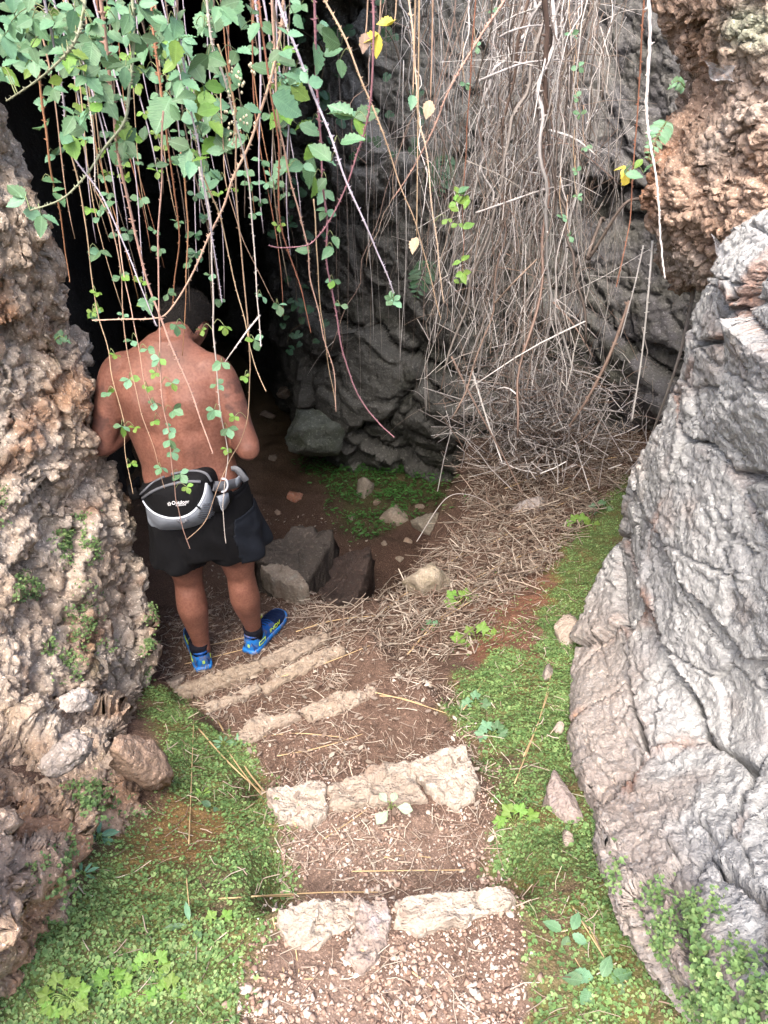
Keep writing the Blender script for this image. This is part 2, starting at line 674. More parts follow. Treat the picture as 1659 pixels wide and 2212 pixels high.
def build_ground():
    def axis(lo, hi, core, step_far):
        a = [core[0]]
        s = core[1] - core[0]
        while a[-1] > lo:
            s = min(s * 1.22, step_far)
            a.append(a[-1] - s)
        b = [core[-1]]
        s = core[-1] - core[-2]
        while b[-1] < hi:
            s = min(s * 1.22, step_far)
            b.append(b[-1] + s)
        return np.concatenate([a[:0:-1], core, b[1:]])
    xs = axis(-120, 120, np.linspace(-1.45, 1.75, 270), 12)
    core = np.concatenate([np.linspace(.45, 3.3, 270), np.linspace(3.3, 7.0, 130)[1:]])
    ys = axis(-120, 140, core, 12)
    Y, X = np.meshgrid(ys, xs, indexing='ij')
    Z = H(X, Y)
    P = np.stack([X, Y, Z], -1)
    u, v = proj(P)
    front = Y > .2
    n1, n2, n3 = fbm(P * 6, 4), fbm(P * 25 + 4, 3), fbm(P * 1.5 + 9, 3)
    g, dry = green(u, v, P)
    g, dry = np.where(front, g, .6), np.where(front, dry, 0)
    soil = np.array(srgb(106, 88, 78))
    C = np.broadcast_to(soil, P.shape) * (1 + .35 * n1 + .35 * n2)[..., None]
    grit = ell(u, v, 830, 2200, 330, 190) + ell(u, v, 760, 1830, 230, 80)
    C = mixc(C, srgb(166, 146, 134), np.clip(grit * (.7 + .8 * n2), 0, .85))
    red = soft_poly(u + 70 * n1, v + 70 * n2, [(1000, 1440), (1040, 1300), (1150, 1240), (1230, 1200), (1240, 1300), (1180, 1420), (1060, 1470)], 30)
    C = mixc(C, srgb(134, 88, 66), np.clip(red * (.6 + n1), 0, .75))
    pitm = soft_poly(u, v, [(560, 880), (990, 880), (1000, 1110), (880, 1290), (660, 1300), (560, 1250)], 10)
    C = mixc(C, srgb(66, 52, 45), pitm * .85)  # pit floor colour darkened to carry the shade down there
    mossp = soft_poly(u, v, GREEN_P, 22)
    C = mixc(C, srgb(62, 78, 40), np.clip(mossp * (.8 + n1), 0, .8))
    moss = np.array(srgb(98, 124, 66)) * (1 + .4 * n2)[..., None]
    C = C + (moss - C) * np.clip(g * 1.1 + .15 * n1 * (g > .05), 0, .95)[..., None]
    C = mixc(C, srgb(138, 112, 66), np.clip(dry * (.9 + .8 * n1), 0, .9))
    fringe = np.clip(g * (1 - g) * 4, 0, 1) * np.clip(.5 + 1.5 * n1, 0, 1)
    C = mixc(C, srgb(124, 108, 52), fringe * .55)
    away = sstep(2.2, 6, np.hypot(X, Y - 2.5))
    C = mixc(C, srgb(92, 88, 52), away * .7)
    m = attr_mat('soil', .95, .15, speck=[(220, .62, .06, srgb(190, 160, 140), .5), (160, .36, .05, srgb(60, 42, 34), .5)], bump=[(60, .8), (260, .9)], grain=(140, .35))
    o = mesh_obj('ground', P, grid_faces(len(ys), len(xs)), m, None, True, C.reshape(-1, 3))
    tag(o, kind='structure')
    return o, xs, ys, Z


GROUND, GXS, GYS, GZZ = build_ground()


def Hq(x, y):
    """height of the ground mesh itself"""
    x, y = np.asarray(x, float), np.asarray(y, float)
    i = np.clip(np.searchsorted(GXS, x) - 1, 0, len(GXS) - 2)
    j = np.clip(np.searchsorted(GYS, y) - 1, 0, len(GYS) - 2)
    a = np.clip((x - GXS[i]) / (GXS[i + 1] - GXS[i]), 0, 1)
    b = np.clip((y - GYS[j]) / (GYS[j + 1] - GYS[j]), 0, 1)
    return (GZZ[j, i] * (1 - a) + GZZ[j, i + 1] * a) * (1 - b) + (GZZ[j + 1, i] * (1 - a) + GZZ[j + 1, i + 1] * a) * b

# ================================================================== ROCK MATERIALS
M_TUFA = attr_mat('tufa_rock', .95, .1, speck=[(140, .66, .05, srgb(232, 220, 208), .6), (90, .33, .05, srgb(70, 56, 46), .55)], bump=[(45, .8), (190, 1.0)], grain=(85, .35))
M_SCHIST = attr_mat('grey_rock', .92, .15, speck=[(70, .62, .06, srgb(244, 242, 238), .5), (85, .34, .05, srgb(104, 104, 106), .45), (26, .31, .04, srgb(92, 92, 96), .45)], bump=[(45, .6), (170, 1.0)], grain=(95, .28))
M_DARK = attr_mat('dark_rock', .8, .3, speck=[(60, .68, .04, srgb(150, 148, 140), .5), (50, .36, .06, srgb(30, 30, 30), .6)], bump=[(25, .7), (110, .9)], grain=(50, .35))
M_STONE = attr_mat('step_stone', .95, .1, speck=[(60, .60, .08, srgb(214, 208, 198), .4), (75, .36, .06, srgb(120, 110, 100), .45), (18, .33, .06, srgb(140, 120, 104), .4)], bump=[(40, .7), (160, 1.0)], grain=(80, .25))


def displace_smooth(P, steps, k=25):
    N = normals(P)
    for _ in range(3):
        N = blurgrid(N, k)
    N /= np.linalg.norm(N, axis=-1, keepdims=True) + 1e-9
    d = 0
    for f in steps:
        d = d + f(P)
    return P + N * d[..., None]


def displace(P, steps, blur=2, flip=False):
    """steps: functions points -> offset in metres, applied one after another along the current normal"""
    for f in steps:
        N = normals(blurgrid(P, 1) if blur else P, flip)
        for _ in range(blur):
            N = blurgrid(N, 1)
        N /= np.linalg.norm(N, axis=-1, keepdims=True) + 1e-9
        P = P + N * f(P)[..., None]
    return P


def ctrl_grid(rows):
    """rows of (u,v,D) -> (r,c,3) world points"""
    A = np.array(rows, float)
    return W(A[..., 0], A[..., 1], A[..., 2])


def lumps(p, s):
    f1, f2, cid = worley(p * s)
    return (.55 - f1) * 1.4 + .5 * (RND[cid][..., 0] - .5)


def ground_D(u, v):
    """distance ahead at which the ray through (u,v) meets the ground"""
    u, v = np.atleast_1d(np.asarray(u, float)), np.atleast_1d(np.asarray(v, float))
    Ds = np.linspace(.35, 7, 400)
    P = W(u[:, None], v[:, None], Ds[None])
    below = P[..., 2] < Hq(P[..., 0], P[..., 1])
    k = np.argmax(below, 1)
    return np.where(below.any(1), Ds[k], 7.0)


# ------------------------------------------------------------------ lumpy tan rock mass beside the man
def build_left_rock():
    #        v,   edge u, edge D,  D at u=60 left of edge ..., D at u=-40, D at u=-300
    T = [(-160, -120, 2.35, 2.2, 1.9), (100, -30, 2.35, 2.2, 1.95), (230, 5, 2.35, 2.25, 1.9), (400, 62, 2.35, 2.2, 1.85), (560, 105, 2.35, 2.15, 1.8), (700, 150, 2.35, 2.1, 1.75),
         (820, 200, 2.35, 2.05, 1.7), (920, 228, 2.33, 2.0, 1.65), (1010, 222, 2.32, 1.92, 1.6), (1110, 262, 2.3, 1.85, 1.52), (1210, 285, 2.25, 1.75, 1.45),
         (1320, 318, 2.2, 1.65, 1.38), (1410, 338, 2.08, 1.55, 1.3), (1490, 318, 1.9, 1.42, 1.22), (1580, 280, 1.64, 1.32, 1.15), (1680, 285, 1.42, 1.2, 1.06),
         (1780, 235, 1.24, 1.08, .98), (1880, 165, 1.06, .98, .9), (1970, 60, .92, .88, .82), (2060, -40, .86, .8, .72), (2200, -160, .8, .7, .6)]
    rows = []
    for (v, ue, De, D0, Dl) in T:
        ul = min(-40, ue - 60)
        ge, g0 = ground_D([ue, ul], [v, v])
        foot = 0
        if v > 1450:
            De, D0 = ge - .09, min(D0, g0 - .19)
            Dl = min(Dl, D0 - .1)
            foot = -.25
        if v > 2000:
            D0, Dl = g0 + .05, g0 + .02
        a = W(ue, v, De)
        b = W(ul, v, D0)
        c = W(ul - 300, v, Dl)
        r = [c + (-.5, -1.0, .0), c, b, lerp(b, a, .33) + (0, -.04, 0), lerp(b, a, .7) + (0, -.02, 0), a, a + (-.06, .22 if not foot else .03, foot), a + (-.5, .5, foot), a + (-1.6, .8, foot)]
        rows.append(r)
    C = np.array(rows) + (-.035, .0, 0)
    P = surf(C, 430, 330)
    P = displace(P, [lambda p: .07 * fbm(p * 2.6 + 4, 3) + .085 * facet(p * 3.6 + .3 * noise(p * 5)[..., None], .6, .5, .35, .12),
                     lambda p: .030 * lumps(p + .03 * noise(p * 12)[..., None], 9) + .030 * facet(p * 12, .7, .5, .3, .1) - .035 * sstep(.22, .5, noise(p * 7 + 3)),
                     lambda p: .015 * facet(p * 27, .8, .5, .2, .12) + .010 * lumps(p + .01 * noise(p * 30)[..., None], 30) - .016 * sstep(.3, .55, noise(p * 20 + 3)),
                     lambda p: .008 * facet(p * 55, .9, .6)], 1)
    n1, n2, n3 = fbm(P * 3.2, 3), fbm(P * 14 + 7, 3), fbm(P * 45, 2)
    c = np.broadcast_to(np.array(srgb(228, 206, 184)), P.shape) * (1 + .28 * n2 + .25 * n3)[..., None]
    c = mixc(c, srgb(244, 234, 222), np.clip(.4 + 2.2 * n1 + .8 * n2, 0, 1) * .65)
    c = mixc(c, srgb(190, 140, 104), np.clip(-.15 + 2.4 * fbm(P * 5 + 20, 3), 0, .75))
    c = mixc(c, srgb(120, 108, 92), np.clip(-.5 + 2.2 * fbm(P * 6 + 40, 4), 0, .65))
    c = mixc(c, srgb(122, 120, 72), np.clip(-.6 + 2.4 * fbm(P * 4 + 60, 3), 0, .5))
    low = sstep(-.1, -.45, P[..., 2]) * sstep(1.9, 1.4, P[..., 1])
    c = mixc(c, srgb(160, 120, 92), low * .45)
    c = mixc(c, srgb(212, 172, 140), sstep(1.45, 1.15, P[..., 1]) * .5)
    o = mesh_obj('rock_outcrop', P, grid_faces(*P.shape[:2]), M_TUFA, None, True, c.reshape(-1, 3))
    tag(o, 'lumpy pitted tan and pink rock mass beside the bare-backed man', 'rock')
    return o, P


LEFT_ROCK, LEFT_P = build_left_rock()


# ------------------------------------------------------------------ big layered grey rock, opposite side
def build_right_rock():
    # v, edge u, D at edge, then (u,D) pairs
    T = [(300, 1900, 1.75, 1.55, 1.35), (440, 1760, 1.85, 1.6, 1.3), (500, 1648, 1.95, 1.62, 1.3), (580, 1555, 2.05, 1.65, 1.3), (680, 1520, 2.1, 1.68, 1.3), (800, 1490, 2.15, 1.7, 1.28), (900, 1450, 2.2, 1.7, 1.25),
         (1000, 1403, 2.25, 1.68, 1.22), (1100, 1366, 2.3, 1.62, 1.18), (1200, 1332, 2.3, 1.58, 1.15), (1300, 1296, 2.25, 1.52, 1.1), (1420, 1254, 2.1, 1.45, 1.05),
         (1520, 1236, 1.9, 1.38, 1.02), (1620, 1236, 1.64, 1.28, .98), (1750, 1266, 1.22, 1.1, .92), (1900, 1336, 1.0, .95, .82), (2050, 1456, .80, .8, .72),
         (2212, 1606, .61, .62, .6), (2350, 1740, .5, .5, .5)]
    rows = []
    for (v, ue, De, Dm, Dr) in T:
        um = max(1560, ue + 110)
        ur = max(1900, um + 160)
        ge, gm, gr = ground_D([ue, um, ur], [v, v, v])
        if v > 1350:
            De = ge - .085
            Dm = min(Dm, gm - .15)
            Dr = min(Dr, gr - .15)
        a = W(ue, v, De)
        m, r = W(um, v, Dm), W(ur, v, Dr)
        wrap = 1.0 if v < 1350 else .25
        dn = (0, 0, 0) if v < 1350 else (0, 0, -.22)
        rows.append([a + np.array((.9, .75, 0)) * wrap + dn, a + np.array((.28, .4, 0)) * wrap + dn, a + np.array((.04, .14, 0)) * wrap + np.array(dn) * .8, a,
                     lerp(a, m, .35) + (-.02, -.03, 0), lerp(a, m, .7) + (-.01, -.02, 0), m, r, r + (.45, -.35, .05), r + (1.2, -1.6, .1)])
    C = np.array(rows)
    # close the top: one row that lies back over the crest
    top = C[0] + (.5, .35, -.05)
    C = np.concatenate([top[None], C])
    P = surf(C, 500, 390)
    t = W(1560, 1840, 1.02) - W(1300, 1300, 2.0)
    t /= np.linalg.norm(t)
    nrm = np.array([-.75, -.45, .5])
    nrm -= t * nrm.dot(t)
    nrm /= np.linalg.norm(nrm)
    bb = np.cross(t, nrm)
    B = np.stack([t, bb, nrm])

    def sc(p, a, b, c):
        q = p @ B.T
        q = q + .018 * noise(p * 4)[..., None]
        return q * (a, b, c)

    P = displace_smooth(P, [lambda p: .03 * fbm(p * 1.7 + 12, 3) + .085 * facet(sc(p, 1.4, 3.6, 2.4), .5, .5, 1.0, .045),
                            lambda p: .028 * facet(sc(p, 3.0, 7.5, 6.0) + 5, .6, .6, .9, .05) * sstep(-.5, .2, noise(p * 2.0 + 3)),
                            lambda p: .011 * facet(sc(p, 8, 18, 16) + 9, .9, .6, .5, .06) * sstep(-.45, .2, noise(p * 3.1 + 13))])
    P = displace(P, [lambda p: .0065 * facet(sc(p, 26, 38, 38), .9, .6) * (1 + noise(p * 5)), lambda p: .0045 * facet(p * 75, .9, .7) - .005 * sstep(.25, .5, noise(p * 34))], 1)
    u, v = proj(P)
    n1, n2, n3 = fbm(P * 3 + 2, 3), fbm(sc(P, 9, 26, 26), 3), fbm(P * 50, 2)
    c = np.broadcast_to(np.array(srgb(242, 242, 238)), P.shape) * (1 + .2 * n2 + .22 * n3)[..., None]
    c = mixc(c, srgb(198, 201, 205), np.clip(.1 + 1.8 * n1, 0, .6))
    tan = np.clip(sstep(140, 0, u - np.interp(v, [1250, 1450, 1700, 1900, 2100, 2212], [1262, 1300, 1330, 1420, 1540, 1660])) * sstep(1150, 1400, v) + .25 * n1, 0, 1)
    c = mixc(c, srgb(212, 188, 168), tan * .75)
    c = mixc(c, srgb(196, 170, 150), np.clip(-.3 + 2.2 * fbm(P * 4 + 33, 3), 0, .55))
    c = mixc(c, srgb(120, 121, 126), np.clip(-.6 + 2.6 * fbm(sc(P, 8, 16, 16) + 3, 4), 0, .6))
    f1, f2, cid = worley(sc(P, 1.4, 3.6, 2.4), .95)
    c = mixc(c, srgb(178, 112, 62), sstep(.12, .02, f2 - f1) * np.clip(-.1 + 2.5 * fbm(P * 3.5 + 90, 2), 0, .8))
    o = mesh_obj('boulder', P, grid_faces(*P.shape[:2]), M_SCHIST, None, True, c.reshape(-1, 3))
    tag(o, 'huge pale grey boulder with slanting layers and deep cracks', 'boulder')
    return o, P


RIGHT_ROCK, RIGHT_P = build_right_rock()


# ------------------------------------------------------------------ rusty conglomerate overhang above it
def build_overhang():
    T = [(-200, 1450, 2.7, 2.2), (0, 1440, 2.7, 2.2), (80, 1450, 2.68, 2.15), (200, 1488, 2.66, 2.15), (300, 1450, 2.62, 2.1), (390, 1412, 2.6, 2.08), (440, 1412, 2.6, 2.06), (500, 1432, 2.58, 2.08),
         (560, 1460, 2.6, 2.1), (605, 1500, 2.64, 2.2)]
    rows = []
    for (v, ue, De, Dr) in T:
        a = W(ue, v, De)
        m = W(max(1600, ue + 100), v, lerp(De, Dr, .7))
        r = W(1760, v - (30 if v > 500 else 0), Dr)
        rows.append([a + (1.0, .9, 0), a + (.3, .55, 0), a + (.05, .2, 0), a, lerp(a, m, .5) + (0, -.04, 0), m, r, r + (.5, -.1, 0), r + (1.2, .4, 0)])
    a = np.array(rows[-1])
    rows.append(a + (.05, .25, -.06))
    rows.append(a + (.2, .8, .05))
    P = surf(np.array(rows), 260, 250)
    P = displace(P, [lambda p: .06 * fbm(p * 2.6 + 4, 3) + .065 * lumps(p, 3.7), lambda p: .034 * facet(p * 8 + .3 * noise(p * 9)[..., None], .7, .6, .4, .12),
                     lambda p: .022 * facet(p * 18, .8, .7, .4, .14), lambda p: .014 * facet(p * 36, .9, .7, .3, .14)], 1)
    n1, n2, n3 = fbm(P * 3.2, 3), fbm(P * 14 + 7, 3), fbm(P * 45, 2)
    f1, f2, cid = worley(P * 21 + (.012 * 21) * noise(P * 22)[..., None])
    c = np.broadcast_to(np.array(srgb(216, 186, 166)), P.shape) * (1 + .2 * n2 + .3 * (RND[cid][..., 0] - .5))[..., None]
    c = mixc(c, srgb(216, 204, 194), np.clip(.1 + 1.8 * n1, 0, .7))
    c = mixc(c, srgb(184, 130, 96), np.clip(-.3 + 2.3 * fbm(P * 4 + 20, 3), 0, .8))
    c = mixc(c, srgb(130, 106, 86), np.clip(-.4 + 2.2 * fbm(P * 5 + 40, 4), 0, .7))
    u, v = proj(P)
    c = mixc(c, srgb(186, 194, 172), np.clip(ell(u, v, 1625, 60, 60, 50) * 1.3 + .8 * n2 * ell(u, v, 1625, 60, 60, 50), 0, .9))
    o = mesh_obj('rock_outcrop', P, grid_faces(*P.shape[:2]), M_TUFA, None, True, c.reshape(-1, 3))
    tag(o, 'rusty brown knobbly conglomerate overhang above the pale grey boulder', 'rock')
    return o, P


OVERHANG, OVER_P = build_overhang()


# ------------------------------------------------------------------ back of the hollow and the cave
def build_backwall():
    us = [-700, -300, 0, 250, 430, 540, 610, 680, 760, 860, 960, 1060, 1160, 1260, 1360, 1460, 1600, 1800]
    rows = []
    for v in (-420, -200, 0, 150, 300, 450, 600, 750, 900, 1000, 1080, 1180):
        r = []
        for u in us:
            if u < 600:
                D = np.interp(u, [-700, 430, 540, 610], [10.0, 9.6, 8.0, 6.7])
            else:
                D = np.interp(u, [600, 680, 760, 860, 960, 1060, 1160, 1360, 1460, 1600, 1800], [6.8, 6.1, 5.75, 5.55, 5.45, 5.4, 5.2, 4.9, 4.6, 4.3, 4.2])
                D += np.interp(v, [-420, 0, 300, 600, 900, 1000, 1180], [1.3, .75, .35, .1, -.05, .1, .5])
            r.append(W(u, v, D))
        rows.append(r)
    P = surf(np.array(rows), 330, 400)
    k = np.array([[.92, .0, -.38], [.0, 1, .0], [.38, 0, .92]])

    def sc(p, a, b, c):
        return (p + .12 * noise(p * 2)[..., None]) @ k.T * (a, b, c)

    P = displace_smooth(P, [lambda p: .34 * facet(sc(p, .75, .7, 1.05), .5, .7, .3, .06), lambda p: .13 * facet(sc(p, 2.0, 2.0, 3.4) + 7, .6, .6, .25, .07)])
    P = displace(P, [lambda p: .030 * facet(sc(p, 5, 5, 9) + 3, .7, .5, .25, .07) + .014 * fbm(sc(p, 3, 3, 12), 3), lambda p: .014 * facet(p * 17, .9, .4) + .012 * fbm(p * 16, 2)], 2)
    n1, n2, n3 = fbm(P * 1.4, 3), fbm(P * 6 + 7, 3), fbm(P * 22, 3)
    c = np.broadcast_to(np.array(srgb(138, 137, 131)), P.shape) * (1 + .4 * n2 + .4 * n3)[..., None]
    u, v = proj(P)
    c = mixc(c, srgb(176, 174, 170), np.clip(sstep(560, 150, v) * (.45 + 1.6 * n1), 0, .7))
    c = mixc(c, srgb(112, 110, 120), np.clip(sstep(1180, 1260, u) * (.4 + 1.2 * n2), 0, .7))
    c = mixc(c, srgb(60, 64, 40), np.clip(-.2 + 2.0 * fbm(P * 2.5 + 50, 3), 0, .6))
    c = c * (1 - .30 * soft_poly(u, v, [(560, 420), (860, 420), (980, 560), (1010, 1100), (560, 1100)], 40))[..., None]     # shade of the hollow put into the lower face's colour
    c = mixc(c, srgb(52, 50, 48), sstep(640, 560, u) * .85)  # cave darkness mixed into the wall colour
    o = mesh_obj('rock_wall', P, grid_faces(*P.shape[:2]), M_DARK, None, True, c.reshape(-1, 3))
    tag(o, 'dark grey rock face at the back of the hollow behind the hanging stems', 'rock face')
    return o, P


BACKWALL, BACK_P = build_backwall()


def build_cave():
    # roof of the cave: thick rock shelf over the dark mouth (its rim lies above the top of the picture)
    ys = np.array([2.75, 2.7, 2.85, 3.6, 5.0, 7.5, 11.0])
    prof = [(2.9, 4.2), (2.62, 3.4), (2.55, 2.5), (2.7, 2.0), (3.2, 1.85), (5.0, 1.75), (8.0, 1.5), (11.5, 1.3), (11.5, 4.8), (6, 5.0), (2.9, 4.2)]
    xs = np.linspace(-5.5, -.05, 9)
    C = np.array([[(x, y + .35 * max(0, x + .6) + .12 * math.sin(3 * x), z + .1 * math.sin(2.3 * x + y)) for (y, z) in prof] for x in xs])
    P = surf(C, 90, 110)
    N = normals(P)
    P = P + N * (.16 * fbm(P * 1.3, 4) + .06 * lumps(P, 3))[..., None]
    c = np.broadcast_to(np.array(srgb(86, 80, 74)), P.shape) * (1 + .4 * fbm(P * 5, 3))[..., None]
    V = P.reshape(-1, 3)
    n, m = P.shape[:2]
    V = np.concatenate([V, P[0].mean(0)[None], P[-1].mean(0)[None]])
    j = np.arange(m - 1)
    F = [grid_faces(n, m), np.stack([j, j + 1, np.full(m - 1, n * m)], -1), np.stack([(n - 1) * m + j + 1, (n - 1) * m + j, np.full(m - 1, n * m + 1)], -1)]
    cc = np.concatenate([c.reshape(-1, 3), c[0, :1], c[-1, :1]])
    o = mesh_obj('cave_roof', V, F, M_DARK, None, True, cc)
    tag(o, 'thick rock shelf roofing the dark cave mouth', 'rock', kind='structure')
    # side wall of the cave, beyond the tan rock
    C = np.array([[(-1.55 - .25 * k - .04 * z, 2.6 + .95 * k, z) for z in (-3, -1.5, 0, 1.2, 2.6)] for k in range(10)])
    P = surf(C, 90, 60)
    P = P + (np.array([1.0, 0, 0]) * (.2 * fbm(P * 1.5, 4) + .06 * lumps(P, 3.3))[..., None])
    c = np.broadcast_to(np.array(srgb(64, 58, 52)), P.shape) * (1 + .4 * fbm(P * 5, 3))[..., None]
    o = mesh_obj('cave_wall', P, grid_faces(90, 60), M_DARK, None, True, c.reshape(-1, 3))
    tag(o, kind='structure')


build_cave()
# ================================================================== STONES
def ico(sub):
    bm = bmesh.new()
    bmesh.ops.create_icosphere(bm, subdivisions=sub, radius=1.0)
    V = np.array([v.co[:] for v in bm.verts])
    F = np.array([[v.index for v in f.verts] for f in bm.faces])
    bm.free()
    return V, F


ICO1, ICO2, ICO3, ICO4, ICO5 = [ico(k) for k in (1, 2, 3, 4, 5)]


def rock_shape(seed, base=ICO4, planes=11, sharp=.5, rough=.05):
    """broken stone: sphere cut by random planes, then roughened; fits a unit box"""
    g = np.random.default_rng(seed)
    V, F = base
    V = V.copy()
    planes += 7
    n = g.normal(size=(planes, 3))
    n /= np.linalg.norm(n, axis=1)[:, None]
    h = g.uniform(.42, .42 + sharp * .5, planes)
    s = np.ones(len(V))
    for a, b in zip(n, h):
        d = V @ a
        s = np.minimum(s, np.where(d > 1e-3, b / np.maximum(d, 1e-3), 9))
    V = V * s[:, None]
    ext = V.max(0) - V.min(0)
    V = (V - (V.max(0) + V.min(0)) / 2) / ext * 2
    Q = V + seed * 3.7
    r = 1 + rough * (1.4 * fbm(Q * 1.7, 3) + 1.1 * fbm(Q * 6, 3) + .8 * facet(Q * 3.2, .8, .5))
    return V * r[:, None], F


def stone_cols(V, base, seed, amt=.3, moss=0.0):
    Q = V + seed
    c = np.broadcast_to(np.array(base), V.shape) * (1 + amt * fbm(Q * 2.2, 3) + amt * fbm(Q * 9, 2))[:, None]
    c = mixc(c, np.array(base) * 1.35, np.clip(-.1 + 1.6 * fbm(Q * 1.6 + 3, 3), 0, .6))
    if moss:
        c = mixc(c, srgb(86, 96, 52), np.clip(moss * (.2 + 2 * fbm(Q * 1.8 + 8, 3)) * (V[:, 2] > -.2), 0, .8))
    return c


def px_scale(p):
    q = p - CAM
    return (q[1] * cP - q[2] * sP) / FU


def stone_at(name, u, v, wpx, hpx, base, seed, label=None, D=None, rot=0.0, depth=.8, mat=None, sink=.25, moss=0, parent=None, cat='stone', planes=11, lean=0, z=None, rough=.085):
    if z is not None:
        p = Wz(u, v, z)
    else:
        if D is None:
            D = float(ground_D(u, v)[0])
        p = W(u, v, D)
    k = px_scale(p)
    sx, sy, sz = wpx * k / 2, depth * wpx * k / 2, hpx * k / 2 * .95
    V, F = rock_shape(seed, planes=planes, rough=rough)
    c = stone_cols(V, base, seed, moss=moss)
    V = V * (sx, sy, sz)
    # picture-plane roll (lean) then spin about the vertical
    cl, sl = math.cos(lean), math.sin(lean)
    V = V @ np.array([[cl, 0, sl], [0, 1, 0], [-sl, 0, cl]]).T
    cr, sr = math.cos(rot), math.sin(rot)
    V = V @ np.array([[cr, -sr, 0], [sr, cr, 0], [0, 0, 1]]).T
    loc = p + np.array([0, 0, sz * (0.2 - sink)])
    o = mesh_obj(name, V if parent is None else V + loc, F, mat or M_STONE, parent, True, c)
    if parent is None:
        o.location = loc
    if label:
        tag(o, label, cat)
    return o


GREY, PALE, TAN, BROWN, LILAC = srgb(138, 136, 132), srgb(192, 186, 176), srgb(178, 152, 132), srgb(152, 116, 92), srgb(150, 144, 150)
stone_at('rock', 670, 940, 128, 118, srgb(122, 128, 118), 3, 'big greenish grey block on the dark cave floor beside the man', D=5.6, rot=.5, lean=.25, mat=M_DARK, moss=.4, planes=8)
stone_at('rock', 620, 846, 50, 32, srgb(128, 122, 116), 4, 'flat grey stone lying deepest in the cave', D=6.9, rot=.2, planes=7)
stone_at('rock', 695, 868, 42, 30, srgb(158, 150, 136), 5, 'small pale angular stone behind the big greenish block', D=6.5, rot=.8, planes=7)
stone_at('rock', 768, 985, 52, 74, srgb(128, 126, 118), 6, 'mossy upright stone under the lip of the dark rock face', rot=.4, lean=.2, moss=.7)
stone_at('rock', 787, 1062, 46, 84, srgb(132, 134, 126), 7, 'narrow grey stone standing amid green leaves in the pit', rot=.9, lean=-.05, planes=8)
stone_at('rock', 852, 1117, 66, 52, srgb(150, 144, 132), 8, 'pale many-sided stone at the edge of the pit greenery', rot=.3, planes=8)
stone_at('rock', 930, 1143, 88, 66, srgb(128, 136, 128), 9, 'lichen spotted grey stone half under the straw bank', rot=.1, moss=.3)
stone_at('tile_fragment', 641, 1073, 44, 26, srgb(196, 110, 78), 10, 'broken orange tile piece lying in the dark pit', rot=.5, planes=6, depth=1.0, cat='tile fragment')
stone_at('rock', 925, 1252, 104, 112, srgb(176, 172, 154), 12, 'pale mossy boulder on the edge of the straw bank', D=2.93, rot=.7, moss=.6, planes=9)
stone_at('rock', 1145, 1100, 92, 56, srgb(170, 170, 176), 13, 'light grey rock buried in the dead stems', rot=.2)
stone_at('rock', 1228, 1376, 62, 60, srgb(204, 192, 182), 14, 'pale rock in the greenery at the foot of the huge boulder, upper', rot=.3, moss=.2, depth=1.2, sink=-.3)
stone_at('rock', 1182, 1458, 24, 40, srgb(158, 158, 160), 15, 'thin grey upright splinter of rock among the small leaves', rot=-.3, depth=2.4, sink=-.2)
stone_at('rock', 1206, 1580, 32, 36, srgb(206, 200, 192), 16, 'small whitish stone at the foot of the huge boulder', rot=.9, sink=-.3)
stone_at('rock', 1212, 1745, 60, 70, LILAC, 17, 'long lilac grey stone in the greenery at the foot of the huge boulder', rot=.30, sink=-.1, planes=5, depth=2.7)
stone_at('rock', 1225, 1822, 30, 34, srgb(160, 152, 146), 18, 'small grey stone just below the long lilac one', rot=.3, planes=6, depth=1.8, sink=-.1)
stone_at('rock', 326, 1808, 48, 36, TAN, 19, 'small tan stone on the orange moss', rot=.3, planes=8)
stone_at('rock', 372, 1478, 62, 36, srgb(150, 144, 140), 20, 'dull grey stone at the end of the step under the blue shoes', rot=.4, planes=8)
stone_at('rock', 508, 2168, 50, 30, srgb(222, 216, 210), 21, 'bright white stone at the edge of the gravel', rot=.2)
stone_at('rock', 1532, 2095, 46, 60, srgb(206, 196, 188), 22, 'pale stone sunk in the leaves at the bottom corner by the huge boulder', rot=.3, depth=2.2, D=.70, sink=-.4)
stone_at('rock', 1272, 1926, 20, 20, srgb(214, 204, 192), 23, 'tiny pale stone on the dry litter', rot=.2)
for k, (u, v, w_, lab) in enumerate([(700, 905, 26, 'small grey stone behind the big greenish block, nearest the dark face'), (735, 950, 24, 'small stone between the big block and the mossy upright stone'), (815, 1085, 22, 'little pale stone left of the many-sided stone'), (760, 1120, 20, 'little stone in the pit leaves near the hewn block'),
                                     (905, 1095, 26, 'small stone above the lichen spotted one'), (880, 1170, 22, 'small brown stone below the many-sided stone'), (830, 1175, 18, 'small stone lying on the dark pit soil'), (590, 990, 26, 'dim stone close to the elbow of the man'), (600, 1110, 22, 'dim flat stone beside the shorts'), (860, 1210, 24, 'small stone at the edge of the straw by the pale boulder'),
                                     (575, 900, 40, 'dim block in the cave left of the big greenish block'), (740, 880, 34, 'dark stone against the foot of the rock face')]):
    stone_at('rock', u, v, w_, w_ * .7, [srgb(140, 134, 124), srgb(120, 112, 104), srgb(150, 128, 112)][k % 3], 60 + k, lab, rot=k * .7, moss=.3 * (k % 2))
# stones bedded in the tan rock mass
for (u, v, wd, hg, bs, sd, D, ln) in [(300, 1640, 100, 240, srgb(200, 172, 152), 31, 1.28, -.20), (95, 1850, 190, 190, srgb(190, 152, 126), 32, .96, -.3), (140, 1630, 120, 84, srgb(200, 190, 182), 33, 1.17, .2), (170, 1515, 84, 60, srgb(206, 198, 192), 34, 1.33, .5)]:
    o = stone_at('stone', u, v, wd, hg, bs, sd, None, D=D, rot=.5, lean=ln, mat=M_TUFA, parent=LEFT_ROCK, planes=13, depth=.7, rough=.16)


